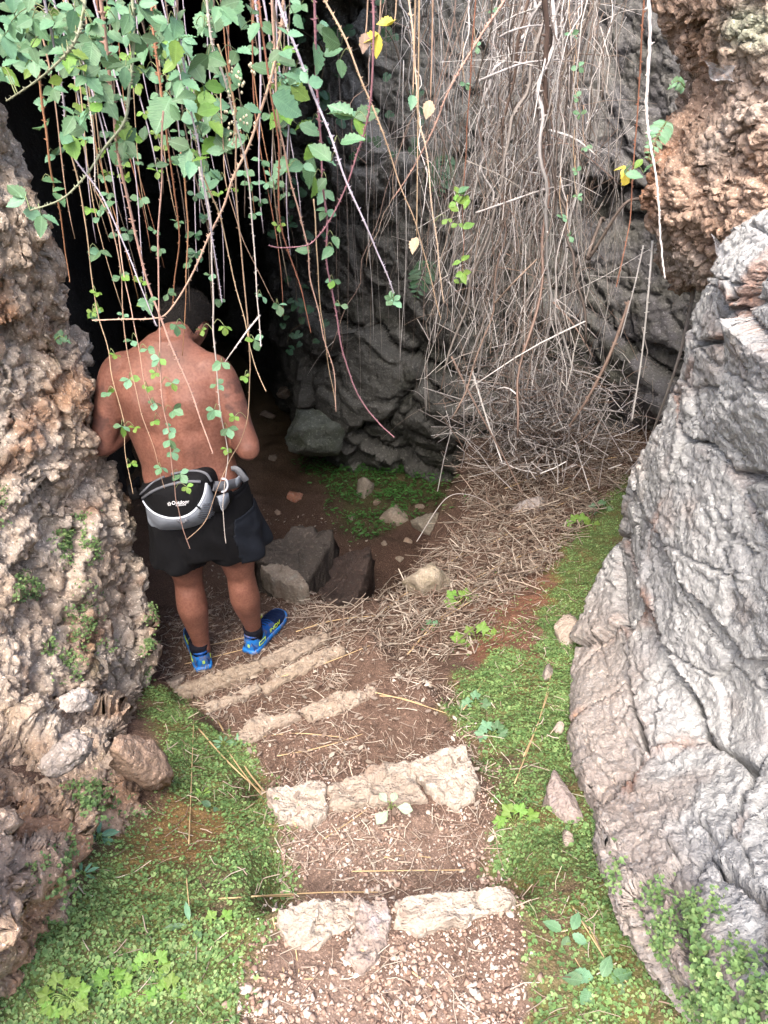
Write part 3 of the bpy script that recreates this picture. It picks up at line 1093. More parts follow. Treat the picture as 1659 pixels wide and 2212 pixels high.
# ------------------------------------------------------------------ steps: each a thing with its stones
def slab(outline, z, thick, base, seed, parent, dome=.012, mat=None):
    A = np.array(outline, float)
    A = Wz(A[:, 0], A[:, 1], z)[:, :2]
    # resample the outline evenly
    B = np.concatenate([A, A[:1]])
    L = np.concatenate([[0], np.cumsum(np.linalg.norm(np.diff(B, axis=0), axis=1))])
    n = 120
    t = np.linspace(0, L[-1], n, endpoint=False)
    O = np.stack([np.interp(t, L, B[:, 0]), np.interp(t, L, B[:, 1])], -1)
    for _ in range(3):
        O = .5 * O + .25 * (np.roll(O, 1, 0) + np.roll(O, -1, 0))
    c0 = O.mean(0)
    O = O + (O - c0) / np.linalg.norm(O - c0, axis=1)[:, None] * (.016 * fbm(np.c_[O * 14, np.full(n, seed)], 2) + .010 * fbm(np.c_[O * 45, np.full(n, seed)], 2))[:, None]
    rings = [(1.03, -thick), (1.03, -thick * .4), (1.015, -.022), (.985, -.006)] + [(s, .003) for s in (.95, .9, .84, .77, .7, .62, .54, .46, .38, .3, .22, .14, .07, .001)]
    V = []
    for (s, dz) in rings:
        q = c0 + (O - c0) * s
        V.append(np.c_[q, np.full(n, z + dz)])
    V = np.array(V)
    p = V.reshape(-1, 3) + seed
    top = (np.array([r[0] for r in rings]) < 1.02)[:, None]
    h = dome * 1.3 * fbm(p * 9, 3) + .014 * facet(p * 20, .9, .6) + .007 * facet(p * 48, .9, .6) + .004 * fbm(p * 60, 2)
    V[..., 2] += h.reshape(V.shape[:2]) * top
    side = .008 * fbm(p * 25 + 4, 3).reshape(V.shape[:2])
    dirs = (O - c0) / np.linalg.norm(O - c0, axis=1)[:, None]
    V[:4, :, :2] += dirs[None] * side[:4, :, None]
    F = grid_faces(len(rings), n, True)
    F = F[:, ::-1]
    c = stone_cols((V.reshape(-1, 3) - np.r_[c0, z]) * 8, base, seed, .22)
    p3 = V.reshape(-1, 3)
    c = mixc(c, srgb(120, 96, 82), np.clip(-.25 + 2.2 * fbm(p3 * 11 + 5, 4), 0, .8))      # soil trodden into the stone
    o = mesh_obj('stone', V, F, mat or M_STONE, parent, True, c)
    return o


WHT, DUL = srgb(192, 186, 177), srgb(166, 155, 142)
STEPS = [
    ('nearest stone step, two white blocks with a lilac slab between', 0.006, [
        ([(596, 1972), (640, 1954), (700, 1946), (770, 1944), (774, 1990), (735, 2012), (705, 2032), (680, 2048), (660, 2046), (640, 2036), (622, 2030), (602, 2005)], WHT, 1, .012),
        ([(766, 1948), (838, 1944), (844, 1985), (838, 2035), (812, 2076), (775, 2092), (750, 2060), (762, 2010)], srgb(150, 142, 144), 2, .004),
        ([(840, 1950), (870, 1938), (960, 1930), (1060, 1920), (1106, 1914), (1116, 1940), (1085, 1962), (1040, 1972), (1010, 1995), (950, 1998), (905, 2014), (870, 2004), (846, 2008)], WHT, 3, .012)]),
    ('second stone step up from the bottom, three white stones in a row', -.192, [
        ([(578, 1708), (600, 1694), (700, 1690), (706, 1726), (702, 1762), (672, 1786), (650, 1782), (625, 1784), (590, 1758)], WHT, 4, .010),
        ([(698, 1702), (740, 1680), (790, 1662), (850, 1645), (890, 1640), (902, 1690), (920, 1722), (870, 1740), (800, 1738), (760, 1748), (712, 1742)], srgb(164, 156, 146), 5, .010),
        ([(884, 1642), (940, 1622), (1000, 1608), (1022, 1650), (1038, 1690), (1018, 1728), (990, 1746), (965, 1732), (915, 1702)], WHT, 6, .010)]),
    ('third step, a dull long stone and a small one in brown litter', -.415, [
        ([(645, 1532), (690, 1512), (750, 1498), (800, 1478), (815, 1492), (775, 1524), (720, 1546), (665, 1556)], DUL, 7, .008),
        ([(512, 1572), (545, 1552), (580, 1548), (645, 1536), (652, 1548), (590, 1572), (545, 1602), (520, 1600)], DUL, 8, .008)]),
    ('fourth step, a slanting line of worn stones behind the man', -.614, [
        ([(430, 1526), (500, 1496), (560, 1474), (566, 1490), (520, 1508), (450, 1540)], DUL, 9, .008),
        ([(552, 1482), (600, 1446), (660, 1418), (735, 1394), (756, 1402), (690, 1436), (630, 1462), (575, 1496)], srgb(160, 148, 132), 10, .008)]),
    ('step edge under the heels of the blue shoes', -.832, [
        ([(372, 1484), (440, 1462), (500, 1442), (565, 1422), (576, 1442), (520, 1466), (440, 1498), (396, 1506)], srgb(158, 146, 130), 11, .008),
        ([(558, 1424), (610, 1398), (660, 1378), (704, 1364), (712, 1380), (650, 1412), (580, 1446)], DUL, 12, .008)]),
    ('shadowed step in front of the man between him and the pit', -1.0, [
        ([(335, 1352), (420, 1340), (500, 1328), (505, 1345), (420, 1358), (340, 1368)], srgb(130, 116, 104), 13, .008),
        ([(560, 1222), (600, 1216), (640, 1232), (668, 1262), (640, 1268), (590, 1248)], srgb(150, 146, 136), 14, .008)]),
]
for lab, z, stones in STEPS:
    e = empty('stone_step', Wz(*np.mean(stones[0][0], 0), z - .1))
    tag(e, lab, 'step', 'stone steps going down into the hollow')
    for (ol, bs, sd, dm) in stones:
        o = slab(ol, z + (.013 if sd == 2 else .010), .14, bs, sd, None, dm)
        o.parent = e
        o.matrix_parent_inverse = Matrix.Translation(-Vector(e.location))


# hewn blocks of the old flight below, in the pit
def hewn_block(pts, ztop, zbot, base, seed, label):
    A = np.array(pts, float)
    A = Wz(A[:, 0], A[:, 1], ztop)
    c = A.mean(0)
    n = 64
    B = np.concatenate([A, A[:1]])
    L = np.concatenate([[0], np.cumsum(np.linalg.norm(np.diff(B, axis=0), axis=1))])
    t = np.linspace(0, L[-1], n, endpoint=False)
    O = np.stack([np.interp(t, L, B[:, i]) for i in range(3)], -1)
    V = [np.c_[c[:2] + (O[:, :2] - c[:2]) * s, np.full(n, zz)] for s, zz in [(1.06, zbot), (1.05, lerp(zbot, ztop, .3)), (1.04, lerp(zbot, ztop, .65)), (1.02, ztop - .04), (.99, ztop - .012), (.95, ztop), (.8, ztop), (.6, ztop), (.35, ztop), (.1, ztop), (.002, ztop)]]
    V = np.array(V)
    p = V.reshape(-1, 3) + seed
    V = V + (.06 * facet(p * 5, .8, .5) + .03 * facet(p * 13, .8, .5) + .03 * fbm(p * 10, 3)).reshape(V.shape[:2])[..., None] * np.where(np.arange(len(V))[:, None, None] < 4, np.array([.8, .8, .2]), np.array([.1, .1, .8]))
    cc = stone_cols((V.reshape(-1, 3) - c) * 5, base, seed, .3)
    o = mesh_obj('hewn_block', V - c, grid_faces(len(V), n, True)[:, ::-1], M_DARK, None, True, cc)
    o.location = c
    tag(o, label, 'stone block')


hewn_block([(560, 1170), (640, 1148), (722, 1132), (716, 1165), (690, 1215), (662, 1252), (600, 1230), (545, 1215)], -1.42, -2.1, srgb(108, 98, 90), 5, 'large hewn stone block with a steep side face, in the pit by the shorts')
hewn_block([(700, 1215), (760, 1188), (802, 1182), (800, 1215), (782, 1268), (770, 1300), (690, 1310), (680, 1260)], -1.62, -2.1, srgb(92, 74, 66), 6, 'lower reddish hewn block just beyond the straw covered edge')


# ================================================================== SCATTER ON THE GROUND
def slope_n(x, y, e=.012):
    zx = (Hq(x + e, y) - Hq(x - e, y)) / (2 * e)
    zy = (Hq(x, y + e) - Hq(x, y - e)) / (2 * e)
    n = np.stack([-zx, -zy, np.ones_like(zx)], -1)
    return n / np.linalg.norm(n, axis=-1, keepdims=True)


def sample(n, x0, x1, y0, y1, dens, rng):
    """points on the ground, kept with probability dens(u,v,p)"""
    x, y = rng.uniform(x0, x1, n), rng.uniform(y0, y1, n)
    p0 = np.stack([x, y, np.zeros(n)], -1)
    z = Hq(x, y)
    p = np.stack([x, y, z], -1)
    u, v = proj(p)
    k = rng.random(n) < dens(u, v, p)
    return p[k], u[k], v[k]


rg = np.random.default_rng(5)
STAIR = [(470, 2500), (520, 2100), (600, 1960), (575, 1700), (500, 1590), (400, 1510), (340, 1470), (330, 1330), (700, 1290), (780, 1330), (900, 1400), (985, 1500), (1040, 1650), (1060, 1800), (1110, 1930), (1130, 2100), (1140, 2500)]

# gravel
M_GRAVEL = attr_mat('pebble', .9, .2, bump=[(300, .4)])


def grit(seed):
    """angular chip: hull of a few random points"""
    g = np.random.default_rng(seed)
    p = g.normal(size=(9, 3))
    p /= np.linalg.norm(p, axis=1)[:, None]
    p *= g.uniform(.75, 1.1, (9, 1)) * (1, .85, .7)
    bm = bmesh.new()
    for q in p:
        bm.verts.new(q)
    r = bmesh.ops.convex_hull(bm, input=bm.verts)
    bmesh.ops.delete(bm, geom=[e for e in r['geom_interior'] if isinstance(e, bmesh.types.BMVert)], context='VERTS')
    bmesh.ops.triangulate(bm, faces=bm.faces)
    bm.verts.index_update()
    V = np.array([v.co[:] for v in bm.verts])
    F = np.array([[v.index for v in f.verts] for f in bm.faces])
    bm.free()
    return V, F


peb = [grit(200 + k) for k in range(10)]


def d_gravel(u, v, p):
    s = soft_poly(u, v, STAIR, 18)
    far = sstep(1560, 1800, v)
    return np.clip(s * (.12 + .88 * far) * (.7 + 1.8 * fbm(p * 6 + 2, 2)), 0, 1)


p, u, v = sample(46000, -.5, .5, .38, 1.9, d_gravel, rg)
n = len(p)
sz = np.clip(rg.lognormal(math.log(.9), .55, n) * np.interp(v, [1700, 2000, 2200], [.0028, .0037, .0046]), .0014, .011)
R = rotmats(rg.uniform(0, 6.28, n), rg.uniform(-.5, .5, n), rg.uniform(0, 6.28, n))
pc = np.array([srgb(190, 166, 152), srgb(172, 148, 134), srgb(202, 184, 172), srgb(150, 124, 110), srgb(212, 200, 190), srgb(164, 138, 124)])[rg.integers(0, 6, n)] * rg.uniform(.75, 1.12, (n, 1))
o = scatter('gravel', peb, rg.integers(0, 10, n), p + np.c_[np.zeros((n, 2)), sz * .35], R, sz[:, None] * np.c_[rg.uniform(.7, 1.35, (n, 2)), rg.uniform(.4, .8, (n, 1))], pc * .88, M_GRAVEL, False)
tag(o, 'fine pinkish gravel strewn over the steps', kind='stuff')

# larger loose pebbles, one by one
pb_lab = 'loose pale pebble larger than the gravel it lies on'
pbm = []
for k in range(4):
    V, F = rock_shape(300 + k, ICO2, 7, .7, .03)
    pbm.append(mesh_data('pebble', V, F, True, stone_cols(V, [srgb(182, 170, 160), srgb(168, 156, 148), srgb(176, 154, 138), srgb(196, 188, 182)][k], k, .12)))
    pbm[-1].materials.append(M_GRAVEL)
for k, (u, v, w_) in enumerate([(795, 1978, 30), (1100, 1975, 28), (790, 2110, 26), (1062, 2125, 26), (1135, 2090, 18), (885, 2105, 18), (1012, 2140, 22), (850, 1765, 22), (925, 1757, 18), (690, 1768, 18), (620, 1770, 14),
                                (760, 2010, 14), (980, 2030, 14), (660, 2110, 16), (610, 2150, 15), (820, 2190, 16), (940, 2180, 15), (700, 2195, 18), (560, 2170, 14), (1085, 2050, 15), (870, 1830, 12), (940, 1840, 13), (1000, 1850, 12), (680, 1850, 12),
                                (600, 1840, 12), (760, 1865, 11), (655, 2150, 14), (905, 2060, 12), (1040, 2070, 13), (780, 2160, 13)]):
    D = float(ground_D(u, v)[0])
    q = W(u, v, D)
    s = w_ * px_scale(q) / 2 * .8
    o = link('pebble', pbm[k % 4])
    o.location = q + (0, 0, s * .25)
    o.scale = (s, s * .85, s * .6)
    o.rotation_euler = (.2 * (k % 3), .1, k * 1.7)
    where = 'on the gravel nearest the bottom of the picture' if v > 2010 else ('along the nearest stone step' if v > 1900 else 'on the tread between the two white stone steps')
    tag(o, 'loose pale pebble, larger than the gravel, ' + where, 'pebble', 'larger pebbles ' + where)

# pine needles and chaff
M_STRAW = attr_mat('dry_straw', .8, .25)


def needle(seg=3, bend=.06, flat=1.0):
    t = np.linspace(-.5, .5, seg)
    P = np.stack([t, bend * (1 - 4 * t * t), 0 * t], -1)
    V, F = tube(P, np.array([.9] * seg), 3, False)
    # unit radius is scaled separately: store the centre line and the offset
    return P, V - np.repeat(P, 3, 0), F


def straw(name, pts, length, rad, yaw, tilt, col, mat, rng, lift, parent=None):
    n = len(pts)
    V_all, F_all = [], []
    seg = 3
    t = np.linspace(-.5, .5, seg)
    bend = rng.uniform(-.14, .14, n)
    C = np.stack([t[None] * length[:, None], bend[:, None] * length[:, None] * (1 - 4 * t * t)[None], np.zeros((n, seg))], -1)
    R = rotmats(yaw, np.zeros(n), np.zeros(n))
    ct, st = np.cos(tilt), np.sin(tilt)
    Ry = np.zeros((n, 3, 3))
    Ry[:, 0, 0] = ct
    Ry[:, 0, 2] = -st
    Ry[:, 2, 0] = st
    Ry[:, 2, 2] = ct
    Ry[:, 1, 1] = 1
    M = R @ Ry
    C = C @ np.swapaxes(M, 1, 2) + (pts + np.c_[np.zeros((n, 2)), lift])[:, None]
    th = np.array([0, 2.094, 4.189])
    off = np.stack([0 * th, np.cos(th), np.sin(th)], -1)
    O = off[None] @ np.swapaxes(M, 1, 2)
    V = C[:, :, None] + O[:, None] * rad[:, None, None, None]
    f = grid_faces(seg, 3, True)
    F = (f[None] + (np.arange(n) * seg * 3)[:, None, None]).reshape(-1, 4)
    return mesh_obj(name, V.reshape(-1, 3), F, mat, parent, True, np.repeat(col, seg * 3, 0))


MOUND = [(640, 1330), (700, 1300), (860, 1285), (900, 1230), (1000, 1130), (1000, 990), (1080, 900), (1400, 940), (1380, 1020), (1300, 1080), (1220, 1180), (1140, 1250), (1050, 1320), (1000, 1430), (900, 1420), (780, 1400), (640, 1400)]


def straw_cols(n, rng, warm=.5):
    a = np.array([srgb(180, 164, 148), srgb(150, 130, 116), srgb(122, 100, 88), srgb(196, 184, 170), srgb(162, 146, 134)])
    return a[rng.integers(0, 5, n)] * rng.uniform(.7, 1.12, (n, 1))


def d_needle(u, v, p):
    s = soft_poly(u, v, STAIR, 16)
    tr = .35 + .65 * sstep(2050, 1720, v)
    tr = tr * (1 - .5 * ell(u, v, 900, 1530, 120, 60))
    side = .12 * soft_poly(u, v, GREEN_R, 20) + .10 * soft_poly(u, v, GREEN_L, 20) + .5 * ell(u, v, 1215, 2080, 90, 130)
    side = side + .4 * ell(u, v, 1110, 1340, 90, 90)
    pit = .25 * soft_poly(u, v, [(300, 1330), (560, 960), (990, 960), (880, 1290), (700, 1300)], 8)
    return np.clip((s * tr + side + pit) * (.7 + 1.2 * fbm(p * 5 + 31, 2)), 0, 1)


p, u, v = sample(30000, -1.3, 1.0, .4, 4.2, d_needle, rg)
n = len(p)
o = straw('needle_litter', p, rg.uniform(.02, .075, n), rg.uniform(.0006, .0016, n), rg.uniform(0, 6.28, n), rg.normal(0, .22, n), straw_cols(n, rg), M_STRAW, rg, rg.uniform(.002, .014, n))
tag(o, 'brown needles and chaff covering the steps', kind='stuff')


def d_mound(u, v, p):
    return np.clip(soft_poly(u, v, MOUND, 14) * (.4 + .6 * sstep(760, 960, u)) * (.8 + .7 * fbm(p * 3, 2)), 0, 1)


p, u, v = sample(19000, -.5, 1.9, 2.2, 5.3, d_mound, rg)
n = len(p)
o = straw('straw_bank', p, np.clip(rg.lognormal(math.log(.085), .55, n), .03, .4), rg.uniform(.0010, .0034, n), rg.normal(.62, .9, n), rg.normal(.02, .25, n), straw_cols(n, rg) * rg.uniform(.6, 1.0, (n, 1)), M_STRAW, rg, rg.uniform(.003, .05, n))
tag(o, 'bank of dead grass and broken stems beside the steps', kind='stuff')

# flat dead leaf scraps
lf = np.array([(-1, 0, 0), (-.4, .45, .18), (.5, .4, .1), (1, 0, .25), (.5, -.45, .14), (-.4, -.4, .05)], float)
lfF = np.array([(0, 1, 5), (1, 4, 5), (1, 2, 4), (2, 3, 4)])


def d_scrap(u, v, p):
    return np.clip(.8 * soft_poly(u, v, STAIR, 16) * sstep(1900, 1600, v) + soft_poly(u, v, MOUND, 14) + .4 * soft_poly(u, v, [(300, 1330), (560, 960), (800, 960), (800, 1290), (700, 1300)], 8), 0, 1)


p, u, v = sample(9000, -1.3, 1.6, 1.0, 5.2, d_scrap, rg)
n = len(p)
R = rotmats(rg.uniform(0, 6.28, n), rg.normal(0, .5, n), rg.uniform(0, 6.28, n))
o = scatter('leaf_scraps', [(lf, lfF)], np.zeros(n, int), p + np.c_[np.zeros((n, 2)), rg.uniform(.004, .02, n)], R, rg.uniform(.005, .014, n), straw_cols(n, rg) * rg.uniform(.45, .8, (n, 1)), M_STRAW, False)
tag(o, 'scraps of dead leaves on the steps and the bank', kind='stuff')

# small round leaves that carpet both sides
M_LEAFLET = attr_mat('small_leaf', .55, .3, trans=.18)
a = np.linspace(0, 2 * math.pi, 6, endpoint=False) + .4
rl = np.concatenate([[(0, 0, -.18)], np.stack([np.cos(a) * (1 + .06 * np.cos(3 * a)), np.sin(a), .07 * np.cos(2 * a)], -1)])
k = np.arange(6)
rlF = np.stack([np.zeros(6, int), 1 + k, 1 + (k + 1) % 6], -1)[:-1]


def d_green(u, v, p):
    g, dry = green(u, v, p)
    return np.clip(g * 1.1 + .14 * dry + .16 * ell(u, v, 1120, 1350, 90, 90), 0, 1)


def leaf_cols(n, rng, p):
    a = np.array([srgb(108, 138, 82), srgb(96, 128, 76), srgb(118, 146, 90), srgb(86, 114, 70), srgb(130, 152, 98)])
    t = fbm(p * 5 + 70, 2)
    return a[rng.integers(0, 5, n)] * rng.uniform(.75, 1.15, (n, 1)) * (1 + .35 * t)[:, None]


p1, u, v = sample(150000, -1.15, .95, .35, 2.4, d_green, rg)
p2, u, v = sample(42000, .4, 1.6, 2.0, 4.4, d_green, rg)
p = np.concatenate([p1, p2])
n = len(p)
nrm = slope_n(p[:, 0], p[:, 1]) + rg.normal(0, .22, (n, 3)) + (0, -.12, 0)
hgt = rg.uniform(.001, .012, n) * np.clip(1 + 1.5 * fbm(p * 9 + 13, 2), .2, 2)
s = np.clip(rg.lognormal(math.log(.0031), .34, n), .0016, .0068)
o = scatter('ground_cover', [(rl, rlF)], np.zeros(n, int), p + np.c_[np.zeros((n, 2)), hgt], frames(nrm, rg.uniform(0, 6.28, n)), s, leaf_cols(n, rg, p), M_LEAFLET)
tag(o, 'carpet of tiny round green leaves either side of the steps', kind='stuff')

# the same little leaves clinging to the tan rock and to the foot of the huge boulder
def cling(P, spots, per, rng, name, label):
    N = normals(P).reshape(-1, 3)
    Q = P.reshape(-1, 3)
    u, v = proj(Q)
    wgt = np.zeros(len(Q))
    for (cu, cv, ru, rv, am) in spots:
        wgt = np.maximum(wgt, am * ell(u, v, cu, cv, ru, rv))
    wgt *= np.clip(.6 + 2 * fbm(Q * 14, 2), 0, 1.5)
    fac = ((CAM - Q) * N).sum(1) > 0
    wgt = np.where(fac & (wgt > .12), wgt, 0)
    idx = rng.choice(len(Q), per, p=wgt / wgt.sum())
    n = per
    pos = Q[idx] + rng.normal(0, .004, (n, 3)) + N[idx] * rng.uniform(.003, .02, (n, 1))
    nn = N[idx] * .6 + (0, -.2, .8) + rng.normal(0, .35, (n, 3))
    o = scatter(name, [(rl, rlF)], np.zeros(n, int), pos, frames(nn, rng.uniform(0, 6.28, n)), rng.uniform(.0026, .0054, n), leaf_cols(n, rng, pos), M_LEAFLET)
    tag(o, label, kind='stuff')


cling(LEFT_P, [(165, 1165, 42, 48, 1), (60, 1270, 30, 34, .8), (175, 1330, 34, 60, .8), (140, 1420, 38, 50, .8), (325, 1400, 18, 80, .8), (5, 1080, 14, 40, .8), (215, 1720, 60, 40, .7), (170, 1880, 90, 60, .8), (270, 1800, 40, 60, .6), (225, 1390, 40, 25, .4)],
      4200, rg, 'rock_leaves', 'little round leaves clinging to the tan rock')
cling(RIGHT_P, [(1500, 2020, 60, 70, 1), (1560, 2130, 80, 90, 1), (1440, 1960, 40, 60, .7), (1640, 2180, 50, 60, .8), (1330, 1880, 20, 50, .7)], 3000, rg, 'rock_leaves', 'little round leaves creeping up the foot of the huge boulder')

# leafy mat in the pit, elongated darker leaves
el = np.array([(0, 0, 0), (.5, .32, .12), (1.2, .3, .1), (1.9, 0, -.1), (1.2, -.3, .1), (.5, -.32, .12)], float)
elF = np.array([(0, 1, 5), (1, 2, 4), (1, 4, 5), (2, 3, 4)])
p, u, v = sample(14000, -.9, .9, 3.3, 6.8, lambda u, v, p: np.clip(soft_poly(u, v, GREEN_P, 22) * (.9 + 2.2 * fbm(p * 3 + 8, 2)), 0, 1), rg)
n = len(p)
R = rotmats(rg.uniform(0, 6.28, n), rg.normal(0, .35, n), rg.normal(0, .3, n))
c = np.array(srgb(66, 112, 52)) * rg.uniform(.6, 1.2, (n, 1))
o = scatter('pit_greenery', [(el, elF)], np.zeros(n, int), p + np.c_[np.zeros((n, 2)), rg.uniform(.01, .07, n)], R, rg.uniform(.012, .026, n), c, M_LEAFLET)
tag(o, 'dark green leaves carpeting the floor of the pit', kind='stuff')
# ================================================================== PERSON (seen from behind)
def skin_mat():
    m, nt, b = new_mat('skin')
    tc = nt.nodes.new('ShaderNodeTexCoord')
    n = tex_noise(nt, 9, 4, .6, tc.outputs['Object'])
    r = ramp(nt, n.outputs[0], [(.3, srgb(112, 76, 64)), (.7, srgb(140, 97, 82))])
    n2 = tex_noise(nt, 120, 2, .5, tc.outputs['Object'])
    r2 = ramp(nt, n2.outputs[0], [(.35, srgb(150, 90, 70)), (.6, (1, 1, 1))])
    at = nt.nodes.new('ShaderNodeAttribute')
    at.attribute_name = 'Col'
    n3 = tex_noise(nt, 28, 4, .65, tc.outputs['Object'])
    r3 = ramp(nt, n3.outputs[0], [(.3, (.74, .70, .70)), (.7, (1.12, 1.08, 1.06))])
    c = mixn(nt, .3, r.outputs[0], r2.outputs[0], 'MULTIPLY')
    c = mixn(nt, .7, c, r3.outputs[0], 'MULTIPLY')
    c = mixn(nt, 1.0, c, at.outputs['Color'], 'MULTIPLY')
    nt.links.new(c, b.inputs['Base Color'])
    b.inputs['Roughness'].default_value = .58
    b.inputs['Specular IOR Level'].default_value = .4
    b.inputs['Subsurface Weight'].default_value = .03
    b.inputs['Subsurface Radius'].default_value = (.012, .005, .003)
    bm = nt.nodes.new('ShaderNodeBump')
    bm.inputs['Strength'].default_value = .3
    bm.inputs['Distance'].default_value = .002
    nt.links.new(n2.outputs[0], bm.inputs['Height'])
    nt.links.new(bm.outputs[0], b.inputs['Normal'])
    return m


M_SKIN = skin_mat()


def cloth_mat(name, col, scale=400, rough=.85, bump=.3):
    return attr_mat(name, rough, .2, base=col, bump=[(scale, bump), (30, .15)])


M_BLACK = cloth_mat('black_cloth', srgb(15, 15, 18))
M_NAVY = cloth_mat('navy_cloth', srgb(21, 25, 33))
M_HAIR = attr_mat('short_hair', .8, .2, base=srgb(22, 19, 18), speck=[(300, .62, .1, srgb(60, 55, 50), .4)], bump=[(250, 1.0)])
M_BAGGREY = cloth_mat('grey_fabric', srgb(128, 134, 144), 500)
M_WEB = cloth_mat('grey_webbing', srgb(98, 100, 106), 700, .7)
M_PIPING = cloth_mat('pale_piping', srgb(196, 202, 214), 600, .6)
M_BLUE = attr_mat('blue_mesh', .6, .3, base=srgb(14, 74, 146), speck=[(45, .60, .08, srgb(110, 96, 84), .5)], bump=[(500, .6)])
M_DKBLUE = attr_mat('dark_blue_mesh', .65, .3, base=srgb(10, 28, 62), bump=[(600, .6)])
M_LTBLUE = attr_mat('light_blue_rubber', .5, .4, base=srgb(30, 112, 190), speck=[(40, .58, .08, srgb(120, 104, 90), .6)], bump=[(200, .2)])
M_LIME = attr_mat('lime_print', .6, .3, base=srgb(200, 232, 60))
M_SOCK = cloth_mat('navy_sock', srgb(13, 14, 24), 500)
M_WHITE = attr_mat('white_print', .6, .3, base=srgb(225, 225, 228))


def loft(rings, n=28):
    """rings: list of (centre, axis a vec, axis b vec) -> closed mesh"""
    th = np.linspace(0, 2 * math.pi, n, endpoint=False)
    V = np.array([np.asarray(c) + np.cos(th)[:, None] * np.asarray(a) + np.sin(th)[:, None] * np.asarray(b) for c, a, b in rings])
    k = len(V)
    W_ = V.reshape(-1, 3)
    W_ = np.concatenate([W_, V[0].mean(0)[None], V[-1].mean(0)[None]])
    j = np.arange(n)
    F = [grid_faces(k, n, True), np.stack([(j + 1) % n, j, np.full(n, k * n)], -1), np.stack([(k - 1) * n + j, (k - 1) * n + (j + 1) % n, np.full(n, k * n + 1)], -1)]
    return W_, F


def limb(pts, radii, n=20, seg=28):
    P = cat_rom(np.array(pts, float), seg)
    Rr = cat_rom(np.array(radii, float), seg)
    return tube(P, Rr, n)


def fuse(mb, name, voxel=.008, smooth=8, factor=.5):
    """one continuous skin from overlapping closed shapes"""
    me = mb.data(name)
    o = bpy.data.objects.new(name, me)
    COL.objects.link(o)
    r = o.modifiers.new('r', 'REMESH')
    r.mode = 'VOXEL'
    r.voxel_size = voxel
    s = o.modifiers.new('s', 'SMOOTH')
    s.factor = factor
    s.iterations = smooth
    dg = bpy.context.evaluated_depsgraph_get()
    ev = o.evaluated_get(dg)
    m2 = bpy.data.meshes.new_from_object(ev)
    V = np.zeros(len(m2.vertices) * 3)
    m2.vertices.foreach_get('co', V)
    Nn = np.zeros(len(m2.vertices) * 3)
    m2.vertices.foreach_get('normal', Nn)
    F4 = np.array([p.vertices[:] for p in m2.polygons if len(p.vertices) == 4])
    F3 = np.array([p.vertices[:] for p in m2.polygons if len(p.vertices) == 3])
    bpy.data.objects.remove(o)
    F = [f for f in (F3, F4) if len(f)]
    return V.reshape(-1, 3), Nn.reshape(-1, 3), F


GZ = -.865            # level the shoes stand on
mb = MB()
# torso: z, centre x, centre y, half width, half depth
T = [(-.22, -.69, 2.385, .15, .10), (-.12, -.69, 2.385, .178, .128), (-.02, -.692, 2.39, .182, .135), (.08, -.703, 2.392, .172, .128), (.16, -.712, 2.395, .168, .122), (.25, -.722, 2.40, .176, .122), (.34, -.732, 2.405, .188, .122),
     (.43, -.738, 2.415, .198, .115), (.49, -.742, 2.425, .196, .098), (.535, -.742, 2.44, .160, .076), (.57, -.738, 2.455, .100, .062), (.60, -.733, 2.468, .064, .056)]
V, F = loft([((x, y, z), (a, 0, 0), (0, b, 0)) for z, x, y, a, b in T], 36)
mb.add(V, F)
# neck
mb.add(*limb([(-.738, 2.445, .50), (-.726, 2.485, .555), (-.710, 2.545, .60)], [.070, .063, .060]))
# head: bent forward, turned towards the pit
HC = np.array([-.708, 2.588, .588])
yaw, pit, roll_ = math.radians(-24), math.radians(-42), math.radians(8)
HR = np.array(Matrix.Rotation(yaw, 3, 'Z') @ Matrix.Rotation(pit, 3, 'X') @ Matrix.Rotation(roll_, 3, 'Y'))
hv, hf = ICO4
hv = hv.copy()
q = hv * (.080, .102, .116)
jaw = sstep(.02, -.09, q[:, 2])
q[:, 0] *= 1 - .28 * jaw
q[:, 1] = q[:, 1] * (1 - .12 * jaw) + .018 * jaw
q[:, 1] += .010 * np.exp(-((q[:, 0] / .012) ** 2 + ((q[:, 2] + .018) / .02) ** 2)) * (q[:, 1] > 0) * 1.8     # nose
q[:, 1] -= .006 * np.exp(-(((np.abs(q[:, 0]) - .03) / .013) ** 2 + ((q[:, 2] - .008) / .010) ** 2)) * (q[:, 1] > 0)  # eye sockets
mb.add(q @ HR.T + HC, hf)
for s in (-1, 1):
    # ears and nose
    e = ICO2[0] * (.012, .020, .032) + (s * .083, -.012, -.002)
    mb.add(e @ HR.T + HC, ICO2[1])
mb.add((ICO2[0] * (.011, .017, .020) + (0, .104, -.020)) @ HR.T + HC, ICO2[1])
